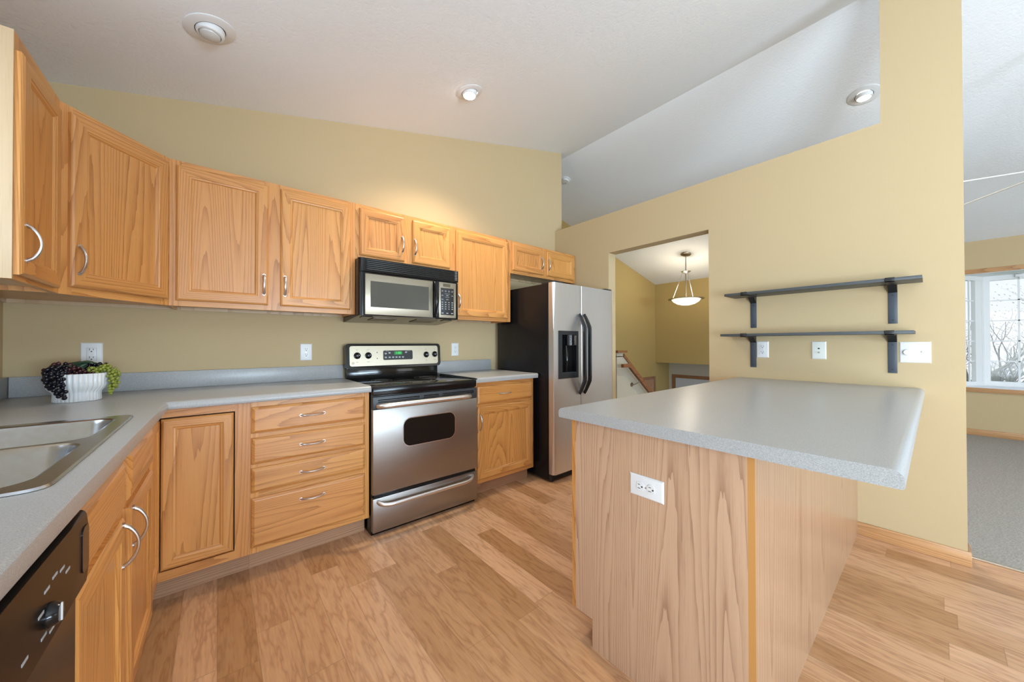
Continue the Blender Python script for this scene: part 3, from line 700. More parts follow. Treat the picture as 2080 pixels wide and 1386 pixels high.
for i, (a, z) in enumerate([(0.40, 0.824), (0.43, 0.829), (0.46, 0.824), (0.485, 0.81), (0.38, 0.80), (0.39, 0.765), (0.42, 0.757), (0.46, 0.757), (0.33, 0.772), (0.25, 0.785)]):
    box(bm, a-0.009, a+0.009, -0.0366, -0.036, z-0.002, z+0.002)
obj_each('marking', bm, 'print_grey', t)
bx('toe_panel', 'black_satin', t, 0.004, 0.596, 0.06, 0.10, 0.0, 0.10)

# ------------------------------------------------------------------ counters
ct = thing('countertop', 'speckled grey laminate counter wrapping the corner from the sink to the range', 'countertop', group='grey laminate countertops')
bm = B()
xs = [XL+0.001, -0.70, -0.245, -0.17, 0.7135]; ys = [0.10, 1.035, 1.805, YN, YW-0.001]
gridslab(bm, xs, ys, lambda u, v: (u < -0.17 or v > YN) and not (-0.70 < u < -0.245 and 1.035 < v < 1.805), ZT-0.038, ZT, lambda u, v, w_: (u, v, w_))
def front(a, c): return (abs(a.y-YN) < 1e-4 and abs(c.y-YN) < 1e-4 and min(a.x, c.x) > -0.171) or (abs(a.x+0.17) < 1e-4 and abs(c.x+0.17) < 1e-4 and max(a.y, c.y) < YN+1e-4)
bevel_if(bm, lambda a, c: front(a, c) and a.z > ZT-0.001 and c.z > ZT-0.001, 0.023, 6)
bevel_if(bm, lambda a, c: front(a, c) and a.z < ZT-0.037 and c.z < ZT-0.037, 0.005, 2)
for v in bm.verts:
    if v.co.y < YN and v.co.x > -0.5: v.co.x += (v.co.y - YN) * LA
obj('worktop', bm, 'laminate', ct)
bm = B(); box(bm, XL+0.021, 0.7135, YW-0.020, YW-0.0005, ZT, ZT+0.10, 0, 0.004); obj('backsplash', bm, 'laminate', ct)
bm = B(); box(bm, XL+0.0005, XL+0.020, 0.10, YW-0.0005, ZT, ZT+0.10, 0, 0.004); obj('backsplash', bm, 'laminate', ct)
ct2 = thing('countertop', 'short grey laminate counter between the range and the refrigerator', 'countertop', group='grey laminate countertops')
bm = B(); gridslab(bm, [1.4755, 2.115], [YN, YW-0.001], lambda u, v: True, ZT-0.038, ZT, lambda u, v, w_: (u, v, w_))
bevel_if(bm, lambda a, c: (abs(a.y-YN) < 1e-4 and abs(c.y-YN) < 1e-4) and a.z > ZT-0.001 and c.z > ZT-0.001, 0.017, 5)
bevel_if(bm, lambda a, c: abs(a.x-2.115) < 1e-4 and abs(c.x-2.115) < 1e-4 and a.y < YN+0.03 and c.y < YN+0.03 and abs(a.z-c.z) > 0.01, 0.008, 3)
obj('worktop', bm, 'laminate', ct2)
bm = B(); box(bm, 1.4755, 2.075, YW-0.020, YW-0.0005, ZT, ZT+0.10, 0, 0.004); obj('backsplash', bm, 'laminate', ct2)

# sink
sk = thing('sink', 'double bowl stainless steel sink set into the grey counter', 'sink', (0, 0, 0), 0)
SX0, SX1, SY0, SY1 = -0.735, -0.232, 1.000, 1.838
bm = B()
def bowl(bm, x0, x1, y0, y1, zt, zb, r=0.055):
    def rl(i, z, rr): return [(x, y, z) for x, y in rrect(x0+i, x1-i, y0+i, y1-i, rr, 6)]
    loops = [rl(-0.006, zt+0.0035, r+0.006), rl(0, zt, r), rl(0.004, zt-0.012, r-0.003), rl(0.016, zb+0.03, r-0.008), rl(0.032, zb+0.006, r-0.015), rl(0.055, zb, r-0.028)]
    rings = [[bm.verts.new(p) for p in Lp] for Lp in loops]
    for a, c in zip(rings[:-1], rings[1:]):
        for j in range(len(a)): bm.faces.new((a[j], a[(j+1) % len(a)], c[(j+1) % len(a)], c[j]))
    bm.faces.new(rings[-1]); return rings[0]
zt = ZT+0.002
bo = [(-0.655, -0.268, 1.040, 1.408), (-0.655, -0.268, 1.440, 1.795)]
for q in bo: bowl(bm, *q, zt, 0.735)
obj('bowls', bm, 'steel_sink', sk)
# deck: flat rim with two rounded holes, built as strips around the bowls
bm = B()
outer = rrect(SX0, SX1, SY0, SY1, 0.04, 6)
deck = bpy.data.meshes.new('tmp')
def ring_deck(bm, x0, x1, y0, y1, hole, z):
    """rectangle cell with a rounded hole: match hole points to the rectangle outline by angle"""
    cx, cy = (hole[0]+hole[1])/2, (hole[2]+hole[3])/2
    h = [(x, y) for x, y in rrect(hole[0]-0.006, hole[1]+0.006, hole[2]-0.006, hole[3]+0.006, 0.061, 6)]
    o = []
    for i, (x, y) in enumerate(h):
        q = i // 7
        sx = x1 if q in (0, 3) else x0; sy = y1 if q in (0, 1) else y0
        k = (i % 7) / 6
        lo = {0: ((x1, hole[3]-0.06), (x1, y1), (hole[1]-0.06, y1)), 1: ((hole[0]+0.06, y1), (x0, y1), (x0, hole[3]-0.06)),
              2: ((x0, hole[2]+0.06), (x0, y0), (hole[0]+0.06, y0)), 3: ((hole[1]-0.06, y0), (x1, y0), (x1, hole[2]+0.06))}[q]
        a, m_, c = [Vector(p) for p in lo]
        outer_c = (sx in (SX0, SX1)) and (sy in (SY0, SY1)); i7 = i % 7
        if outer_c and 0 < i7 < 6:
            rc = 0.03; ccx = sx - rc if q in (0, 3) else sx + rc; ccy = sy - rc if q in (0, 1) else sy + rc; aa = R(q*90 + (i7-1)*22.5)
            o.append((ccx + rc*math.cos(aa), ccy + rc*math.sin(aa)))
        else: o.append(tuple(a.lerp(m_, k*2)) if k <= 0.5 else tuple(m_.lerp(c, k*2-1)))
    hv = [bm.verts.new((x, y, z)) for x, y in h]; ov = [bm.verts.new((x, y, z)) for x, y in o]
    for i in range(len(h)): j = (i+1) % len(h); bm.faces.new((hv[i], hv[j], ov[j], ov[i]))
ym = 1.424
ring_deck(bm, SX0, SX1, SY0, ym, bo[0], zt+0.0035); ring_deck(bm, SX0, SX1, ym, SY1, bo[1], zt+0.0035)
bmesh.ops.remove_doubles(bm, verts=bm.verts, dist=0.0008)
def on_rim(v): return min(abs(v.co.x-SX0), abs(v.co.x-SX1), abs(v.co.y-SY0), abs(v.co.y-SY1)) < 0.012
be = [e for e in bm.edges if e.is_boundary and on_rim(e.verts[0]) and on_rim(e.verts[1])]
g = bmesh.ops.extrude_edge_only(bm, edges=be); ev = [v for v in g['geom'] if isinstance(v, bmesh.types.BMVert)]
for v in ev:
    v.co.z -= 0.0045; v.co.x += 0.003 if v.co.x > SX1-0.01 else (-0.003 if v.co.x < SX0+0.01 else 0); v.co.y += 0.003 if v.co.y > SY1-0.01 else (-0.003 if v.co.y < SY0+0.01 else 0)
obj('rim', bm, 'steel_sink', sk, ang=50)
bm = B()
for q in bo: lathe(bm, [(0.045, 0.0), (0.045, 0.003), (0.038, 0.003), (0.034, -0.002), (0, -0.002)], 24, ((q[0]+q[1])/2, (q[2]+q[3])/2, 0.736))
obj_each('drain', bm, 'steel_bright', sk)
bm = B(); tube(bm, [(-0.70, 1.42, zt+0.004), (-0.70, 1.42, 1.10), (-0.69, 1.42, 1.16), (-0.65, 1.42, 1.20), (-0.58, 1.42, 1.20), (-0.53, 1.42, 1.17), (-0.52, 1.42, 1.13)], 0.012, 12)
lathe(bm, [(0, 0), (0.028, 0), (0.028, 0.02), (0.014, 0.03), (0, 0.03)], 20, (-0.70, 1.42, zt+0.003)); tube(bm, [(-0.70, 1.32, zt+0.003), (-0.70, 1.32, 0.97), (-0.68, 1.30, 0.985), (-0.64, 1.26, 1.0)], 0.009, 10)
obj('faucet', bm, 'nickel', sk)

# ------------------------------------------------------------------ range
RX0, RW = 0.7175, 0.753
t = thing('range', 'stainless steel and black freestanding electric range under the microwave', 'stove', (RX0, 2.171, 0))
bx('body', 'black_gloss', t, 0.0, RW, 0.034, 0.66, 0.0, 0.895, 0.002)
bm = B(); box(bm, 0.0, RW, 0.0, 0.034, 0.026, 0.231, 0, 0.003); dr = obj('storage_drawer', bm, 'steel_h', t)
def bar(parent, xa, xb, z, y, m, r=0.0105, out=0.042, drop=0.02):
    bm = B(); pts = []; k = 8
    pts.append((xa, y+out, z+drop))
    for i in range(1, k+1):
        a = R(90*i/k); pts.append((xa + 0.09*(1-math.cos(a)), y + out*(1-math.sin(a)), z + drop*(1-math.sin(a))))
    for i in range(k, 0, -1):
        a = R(90*i/k); pts.append((xb - 0.09*(1-math.cos(a)), y + out*(1-math.sin(a)), z + drop*(1-math.sin(a))))
    pts.append((xb, y+out, z+drop)); tube(bm, pts, r, 12, squash=(1, 1.25)); return obj('handle', bm, m, parent)
bar(dr, 0.03, RW-0.045, 0.190, -0.042, 'steel_bright', drop=0.02)
bx('door_gap', 'black_gloss', t, 0.01, RW-0.01, 0.012, 0.034, 0.231, 0.254)
bm = B(); box(bm, 0.0, RW, 0.0, 0.034, 0.254, 0.770, 0, 0.003); od = obj('oven_door', bm, 'steel_h', t)
bm = B(); prism(bm, rrect(0.185, 0.568, 0.510, 0.697, 0.052, 8), XZ, -0.0035, 0.0, 0, 0.0015); obj('window_rim', bm, 'steel_bright', od)
bm = B(); prism(bm, rrect(0.190, 0.563, 0.515, 0.692, 0.048, 8), XZ, -0.0045, 0.0); obj('window', bm, 'oven_glass', od)
bar(od, 0.028, RW-0.065, 0.795, -0.050, 'steel_bright', r=0.013, out=0.050, drop=-0.004)
bm = B(); box(bm, 0.0, RW, 0.002, 0.034, 0.772, 0.846, 0, 0.003); vt = obj('vent_trim', bm, 'trim_slate', t)
bm = B()
for xa, xb, z in ((0.03, 0.30, 0.826), (0.03, 0.30, 0.815), (0.33, 0.44, 0.826), (0.33, 0.44, 0.815), (0.47, RW-0.03, 0.826), (0.47, RW-0.03, 0.815)): box(bm, xa, xb, -0.0005, 0.003, z-0.0025, z+0.0025)
obj_each('vent_slot', bm, 'black_gloss', vt)
bm = B(); box(bm, 0.002, RW-0.002, 0.006, 0.58, 0.852, 0.900, 0, 0.004); obj('cooktop_frame', bm, 'black_gloss', t)
bm = B(); box(bm, 0.012, RW-0.012, 0.02, 0.565, 0.900, 0.9045, 0, 0.002); cg = obj('cooktop', bm, 'black_glass', t)
bm = B()
for cx, cy, r in ((0.20, 0.17, 0.105), (0.56, 0.17, 0.085), (0.20, 0.42, 0.075), (0.56, 0.42, 0.10)):
    for q in (r, r*0.62): lathe(bm, [(q, 0), (q, 0.0003), (q-0.002, 0.0003), (q-0.002, 0)], 48, (cx, cy, 0.9045))
obj_each('burner_ring', bm, 'print_dark', cg)
for xa in (-0.0035, RW-0.003): bx('side_trim', 'black_gloss', t, xa, xa+0.0065, 0.0, 0.57, 0.905, 0.912)
# backguard
bm = B(); box(bm, 0.008, RW-0.008, 0.598, 0.66, 0.89, 0.99, 0, 0.003); obj('backguard', bm, 'black_glass', t)
gp = Vector((0, 0.570, 0))
tilt = R(-9)
cp = thing('tmp', '', ''); bpy.data.objects.remove(cp)
bm = B(); prism(bm, rrect(-0.004, RW+0.010, 0.0, 0.188, 0.022, 6), XZ, 0.0, 0.068, 0, 0.005)
cpb = obj('control_housing', bm, 'black_gloss', t, loc=(0, 0.574, 0.984), rot=(tilt*0.5, 0, 0))
bm = B(); prism(bm, rrect(0.022, RW-0.016, 0.019, 0.170, 0.016, 6), XZ, -0.003, 0.0, 0, 0.001); cpf = obj('control_panel', bm, 'steel_warm', cpb)
for kx, kz in ((0.075, 0.098), (0.155, 0.098), (0.630, 0.096), (0.708, 0.098)):
    bm = B(); rr = Matrix.Rotation(R(90), 3, 'X')
    lathe(bm, [(0, 0.024), (0.012, 0.024), (0.0165, 0.020), (0.019, 0.006), (0.0245, 0.004), (0.0245, 0)], 28, (kx, -0.003, kz), rr)
    box(bm, kx-0.0035, kx+0.0035, -0.034, -0.02, kz-0.016, kz+0.016, 0, 0.0015)
    k_ = obj('knob', bm, 'black_gloss', cpb)
    bm = B(); box(bm, kx-0.010, kx-0.004, -0.0285, -0.027, kz-0.006, kz+0.003); box(bm, kx+0.004, kx+0.010, -0.0285, -0.027, kz-0.002, kz+0.006); obj_each('knob_print', bm, 'print_grey', k_)
    bm = B()
    for a in range(0, 360, 30): 
        q = R(a); px, pz = kx+0.031*math.cos(q), kz+0.031*math.sin(q); box(bm, px-0.0012, px+0.0012, -0.0036, -0.003, pz-0.0012, pz+0.0012)
    box(bm, kx-0.007, kx+0.007, -0.0036, -0.003, kz+0.042, kz+0.0445); box(bm, kx-0.009, kx+0.009, -0.0036, -0.003, kz-0.049, kz-0.0465)
    obj('dial_print', bm, 'print_dark', cpb)
bm = B(); prism(bm, rrect(0.268, 0.508, 0.060, 0.134, 0.010, 5), XZ, -0.006, -0.003, 0, 0.001); dpb = obj('display_panel', bm, 'black_satin', cpb)
bm = B(); box(bm, 0.355, 0.420, -0.0066, -0.006, 0.100, 0.126); dsp = obj('clock_display', bm, 'display_back', dpb)
text_mesh('clock_digits', '1:00', 0.027, dpb, (0.388, -0.0072, 0.113), FACE, 'display_green')
bm = B()
for cx, cz in ((0.287, 0.110), (0.287, 0.080), (0.317, 0.115), (0.317, 0.080), (0.345, 0.080), (0.372, 0.080), (0.398, 0.080), (0.425, 0.080), (0.452, 0.118)):
    prism(bm, rrect(cx-0.008, cx+0.008, cz-0.006, cz+0.006, 0.003, 3), XZ, -0.0068, -0.006)
for cx in (0.300, 0.460, 0.475): box(bm, cx-0.012, cx+0.012, -0.0065, -0.006, 0.1275, 0.129)
obj_each('key', bm, 'print_grey', dpb)
bm = B()
for z in (0.120, 0.074): lathe(bm, [(0, 0.002), (0.0045, 0.002), (0.0045, 0)], 14, (0.222, -0.003, z), Matrix.Rotation(R(90), 3, 'X'))
obj_each('indicator_light', bm, 'print_dark', cpb)
bm = B(); lathe(bm, [(0.0085, 0), (0.0085, 0.001), (0.0068, 0.001), (0.0068, 0)], 24, (0.045, -0.003, 0.042), Matrix.Rotation(R(90), 3, 'X')); lg = obj('round_emblem', bm, 'print_dark', cpb)
text_mesh('emblem_script', 'GE', 0.009, lg, (0.045, -0.0036, 0.042), FACE, 'print_dark')

# ------------------------------------------------------------------ microwave
MZ0 = 1.362
t = thing('microwave', 'stainless and black over-the-range microwave with a top vent grille', 'microwave', (0.719, 2.425, 0))
MW = 0.752
bm = B()
prism(bm, [(0.03, MZ0), (0.03, 1.750), (0.411, 1.750), (0.411, 1.333), (0.36, 1.333)], lambda u, v, w_: (w_, u, v), 0.0, MW, 0)
obj('body', bm, 'black_gloss', t)
bm = B(); gridslab(bm, [-0.010, 0.030, 0.725, 0.744], [1.655, 1.745], lambda u, v: True, 0.03, 0.0, XZ)
bevel_if(bm, lambda a, c: a.y < 0.001 and c.y < 0.001 and abs(a.x-c.x) < 1e-5 and max(a.x, c.x) < 0.0, 0.022, 6)
vh = obj('vent_housing', bm, 'black_gloss', t)
bm = B()
for i in range(6): z = 1.670 + i*0.0125; box(bm, 0.038, 0.722, -0.004, 0.0, z, z+0.006, 0, 0.0015)
obj_each('vent_louver', bm, 'louver_black', vh)
bm = B()
for i in range(3):
    for j in range(6): box(bm, 0.715+i*0.007-0.002, 0.715+i*0.007+0.002, -0.0048, -0.004, 1.671+j*0.0125, 1.676+j*0.0125)
obj('vent_pin', bm, 'print_grey', vh)
bm = B(); gridslab(bm, [-0.010, 0.022, 0.545], [1.360, 1.650], lambda u, v: True, 0.03, 0.0, XZ)
bevel_if(bm, lambda a, c: a.y < 0.001 and c.y < 0.001 and abs(a.x-c.x) < 1e-5 and max(a.x, c.x) < 0.0, 0.022, 6)
md = obj('door', bm, 'black_gloss', t)
bm = B(); box(bm, 0.030, 0.522, -0.003, 0.0, 1.368, 1.641, 0, 0.001); obj('door_face', bm, 'steel_warm', md)
bm = B(); box(bm, 0.064, 0.489, -0.0038, -0.003, 1.419, 1.594); obj('window', bm, 'micro_glass', md)
bm = B(); pts = []
for i in range(15): a = i/14; pts.append((0.535, -0.004 - 0.034*math.sin(math.pi*a)**0.7, 1.372 + a*0.265))
tube(bm, pts, [0.006+0.009*math.sin(math.pi*i/14) for i in range(15)], 12, squash=(1, 1.0)); obj('handle', bm, 'black_gloss', md)
bm = B(); box(bm, 0.549, 0.742, 0.0, 0.03, 1.360, 1.650, 0, 0.003); mc = obj('control_housing', bm, 'black_gloss', t)
bm = B(); box(bm, 0.575, 0.722, -0.003, 0.0, 1.370, 1.643, 0, 0.001); obj('control_face', bm, 'steel_warm', mc)
bm = B(); box(bm, 0.608, 0.672, -0.004, -0.003, 1.611, 1.634); obj('display', bm, 'display_amber', mc)
bm = B(); box(bm, 0.588, 0.702, -0.0042, -0.003, 1.392, 1.600, 0, 0.001); kp = obj('keypad', bm, 'black_satin', mc)
bm = B()
def mark(cx, cz, w_, h_): box(bm, cx-w_/2, cx+w_/2, -0.0047, -0.0042, cz-h_/2, cz+h_/2)
for r_, z in enumerate((1.580, 1.573)):
    for c_ in range(4): mark(0.602+c_*0.0285, z, 0.014, 0.0022)
mark(0.645, 1.556, 0.045, 0.0018); mark(0.645, 1.530, 0.034, 0.0018)
for z in (1.543, 1.512): mark(0.602, z, 0.014, 0.004); mark(0.645, z, 0.02, 0.004)
mark(0.688, 1.543, 0.014, 0.004)
for r_ in range(4):
    for c_ in range(4): mark(0.602+c_*0.0285, 1.490-r_*0.017, 0.010, 0.0075 if c_ == 3 else 0.006)
for c_ in range(3): mark(0.603+c_*0.042, 1.406, 0.018, 0.006)
obj('key_print', bm, 'print_grey', kp)
bm = B()
def zb(y): return MZ0 + (y-0.03)/(0.36-0.03)*(1.333-MZ0) - 0.0005
for xa, xb, ya, yb, mi in ((0.12, 0.30, 0.10, 0.24, 0), (0.44, 0.62, 0.10, 0.24, 0), (0.03, 0.10, 0.06, 0.12, 1), (0.65, 0.72, 0.06, 0.12, 1)):
    vs = [bm.verts.new((x, y, zb(y)-dz)) for dz in (0, 0.003) for x, y in ((xa, ya), (xb, ya), (xb, yb), (xa, yb))]
    for q in ((0,1,2,3), (7,6,5,4), (0,4,5,1), (1,5,6,2), (2,6,7,3), (3,7,4,0)): bm.faces.new([vs[i] for i in q]).material_index = mi
obj_each('grease_filter', bm, ['grease_filter', 'black_gloss'], t)

# ------------------------------------------------------------------ refrigerator
t = thing('refrigerator', 'side-by-side refrigerator with stainless doors and black sides in the corner', 'refrigerator', (2.137, 2.030, 0))
FW = 0.853
bx('body', 'fridge_side', t, 0.0, FW, 0.066, 0.76, 0.02, 1.682, 0.004)
bx('gasket', 'black_satin', t, 0.006, FW-0.006, 0.056, 0.066, 0.10, 1.672)
def rdoor(name, xa, xb, hole=None, rl=0.028, rr=0.012):
    xs_ = [xa, xb]; zs_ = [0.072, 1.685]
    if hole: xs_ = [xa, hole[0], hole[1], xb]; zs_ = [0.072, hole[2], hole[3], 1.685]
    bm = B(); gridslab(bm, xs_, zs_, lambda u, v: not (hole and hole[0] < u < hole[1] and hole[2] < v < hole[3]), 0.056, 0.0, XZ)
    bevel_if(bm, lambda a, c: a.y < 0.001 and c.y < 0.001 and abs(a.x-xa) < 1e-4 and abs(c.x-xa) < 1e-4, rl, 6)
    bevel_if(bm, lambda a, c: a.y < 0.001 and c.y < 0.001 and abs(a.x-xb) < 1e-4 and abs(c.x-xb) < 1e-4, rr, 4)
    return obj(name, bm, 'steel_v', t)
DL = rdoor('freezer_door', 0.002, 0.356, (0.068, 0.310, 0.880, 1.270), 0.030, 0.008)
DR = rdoor('fridge_door', 0.364, FW+0.002, None, 0.008, 0.03)
bm = B(); gridslab(bm, [0.060, 0.104, 0.292, 0.316], [0.870, 0.915, 1.245, 1.279], lambda u, v: not (0.104 < u < 0.292 and 0.915 < v < 1.245), 0.004, -0.005, XZ)
dsp = obj('dispenser', bm, 'black_satin', DL)
bm = B(); gridslab(bm, [0.100, 0.296], [0.911, 1.249], lambda u, v: True, 0.052, 0.054, XZ)
box(bm, 0.098, 0.103, 0.002, 0.052, 0.911, 1.249); box(bm, 0.293, 0.298, 0.002, 0.052, 0.911, 1.249); box(bm, 0.103, 0.293, 0.002, 0.052, 0.909, 0.914); box(bm, 0.103, 0.293, 0.002, 0.052, 1.246, 1.25)
obj('recess', bm, 'black_gloss', dsp)
bm = B(); lathe(bm, [(0, -0.095), (0.045, -0.095), (0.05, -0.09), (0.05, 0), (0, 0)], 28, (0.235, 0.035, 1.245)); obj('ice_chute', bm, 'black_gloss', dsp)
bm = B(); box(bm, 0.20, 0.265, -0.012, -0.008, 1.20, 1.203); box(bm, 0.20, 0.265, -0.012, -0.008, 1.175, 1.178); box(bm, 0.255, 0.285, -0.008, -0.004, 1.155, 1.24, 0, 0.003); obj_each('button', bm, 'nickel', dsp)
bm = B(); tube(bm, [(0.19, 0.03, 1.15), (0.185, 0.02, 1.08), (0.178, 0.01, 1.02), (0.180, 0.02, 0.93)], [0.012, 0.018, 0.012, 0.009], 12); obj('paddle', bm, 'black_glass', dsp)
bm = B(); box(bm, 0.106, 0.290, -0.004, 0.05, 0.915, 0.921, 0, 0.002); obj('drip_tray', bm, 'trim_slate', dsp)
def fh(parent, x):
    bm = B(); k = 24; pts = []; 
    for i in range(k+1):
        a = i/k; h = min(1.0, math.sin(math.pi*a)*1.9); pts.append((x, -0.008 - 0.062*h**0.9, 0.725 + a*0.705))
    tube(bm, pts, [0.010+0.004*min(1, math.sin(math.pi*i/k)*2) for i in range(k+1)], 12, squash=(0.85, 1.5))
    return obj('handle', bm, 'bracket_black', parent)
fh(DL, 0.325); fh(DR, 0.392)
bm = B(); box(bm, 0.02, 0.13, 0.01, 0.16, 1.685, 1.702, 0, 0.004); obj('hinge_cover', bm, 'black_satin', t)
bm = B(); box(bm, FW-0.12, FW-0.012, 0.01, 0.14, 1.687, 1.700, 0, 0.004); obj('hinge_cover', bm, 'black_satin', t)
bm = B(); box(bm, 0.01, FW-0.01, 0.045, 0.08, 0.012, 0.066, 0, 0.003)
for i in range(4): box(bm, 0.03, FW-0.03, 0.040, 0.045, 0.018+i*0.012, 0.024+i*0.012)
lathe(bm, [(0, 0), (0.03, 0), (0.03, 0.02), (0, 0.02)], 16, (0.045, 0.07, 0.03), Matrix.Rotation(R(90), 3, 'X'))
obj('base_grille', bm, 'black_satin', t)

# ------------------------------------------------------------------ peninsula
PX0 = 1.11
t = thing('base_cabinet', 'peninsula base with pale oak panels and a notched toe corner', 'cabinet', (PX0, 0, 0), 0, 'oak base cabinets')
PL = XR - PX0 - 0.001
bm = B(); box(bm, 0.019, PL, 0.331, 0.933, 0.107, 0.872); box(bm, 0.019, PL, 0.331, 0.853, 0.0, 0.107); obj('body', bm, 'oak_v', t)
bm = B(); gridslab(bm, [0.331, 0.853, 0.9345], [0.0, 0.107, 0.876], lambda u, v: not (u > 0.853 and v < 0.107), 0.0, 0.019, YZ); obj('end_panel', bm, 'oak_pale_y', t, label='pale pinkish oak veneer end panel')
bm = B(); box(bm, 0.002, PL, 0.313, 0.3305, 0.0, 0.876); obj('side_panel', bm, 'oak_side', t, label='smooth pale oak side panel')
bm = B(); box(bm, 0.0, 0.002, 0.313, 0.331, 0.0, 0.876, 0); obj('corner_trim', bm, 'oak_edge', t, label='orange stained edge strip')
bm = B()
fs = [(0.0, 0.045), (0.62, 0.69), (1.26, 1.33), (PL-0.045, PL)]
for a, c in fs: box(bm, a, c, 0.9345, 0.952, 0.107, 0.876)
for z0, z1 in ((0.107, 0.155), (0.68, 0.73), (0.835, 0.876)): box(bm, 0.045, PL-0.045, 0.9345, 0.9515, z0, z1, 1)
obj('face_frame', bm, ['oak_v', 'oak_h'], t)
for a, c in ((0.025, 0.635), (0.675, 1.275), (1.315, PL-0.025)):
    d_ = door(t, 0, c-a, 0.139, 0.690, (c-a-0.045, 0.58, True)); d_.rotation_euler = (0, 0, R(180)); d_.location = (c, 0.952, 0.139)
    d_ = drawer(t, 0, c-a, 0.712, 0.845, (c-a)/2); d_.rotation_euler = (0, 0, R(180)); d_.location = (c, 0.952, 0.712)
bm = B(); gridslab(bm, [1.045, XR-0.001], [0.040, 0.965], lambda u, v: True, ZT-0.038, ZT, lambda u, v, w_: (u, v, w_))
bevel_if(bm, lambda a, c: abs(a.y-c.y) < 1e-4 and a.z > ZT-0.001 and c.z > ZT-0.001, 0.020, 6)
bevel_if(bm, lambda a, c: abs(a.y-c.y) < 1e-4 and a.z < ZT-0.037 and c.z < ZT-0.037 and abs(a.x-c.x) > 0.1, 0.006, 3)
tag(obj('countertop', bm, 'laminate'), 'large grey laminate peninsula top overhanging the pale oak base', 'countertop', 'grey laminate countertops')

# ------------------------------------------------------------------ wall shelves
def shelf(label, y0, y1, z, ybr):
    t = thing('wall_shelf', label, 'shelf', (XR, 0, z), 0, 'dark wall shelves')
    bx('board', 'shelf_slate', t, -0.209, -0.006, y0, y1, 0.0, 0.017, 0.001)
    for yb in ybr:
        bm = B()
        box(bm, -0.006, 0.0, yb-0.0185, yb+0.0185, -0.225, 0.0, 0, 0.001)
        br = obj('bracket', bm, 'bracket_slate', t)
        bm = B(); box(bm, -0.214, 0.0, yb-0.0185, yb+0.0185, -0.006, -0.0002, 0, 0.001); box(bm, -0.214, -0.2095, yb-0.0185, yb+0.0185, -0.006, 0.019, 0, 0.001)
        prism(bm, [(-0.006, -0.045), (-0.006, -0.006), (-0.06, -0.006)], lambda u, v, w_: (u, w_, v), yb-0.0185, yb+0.0185)
        obj('shelf_arm', bm, 'bracket_black', br, label='black upper arm')
        bm = B()
        for z_ in (-0.205, -0.06): lathe(bm, [(0, 0.001), (0.004, 0.001), (0.004, 0)], 12, (-0.006, yb, z_), Matrix.Rotation(R(-90), 3, 'Y'))
        obj_each('screw', bm, 'slot_dark', br)
    return t
shelf('upper dark grey wall shelf on two steel brackets over the peninsula', 0.042, 0.975, 1.507, (0.157, 0.852))
shelf('lower dark grey wall shelf on two steel brackets just above the outlets', 0.071, 1.003, 1.219, (0.160, 0.855))

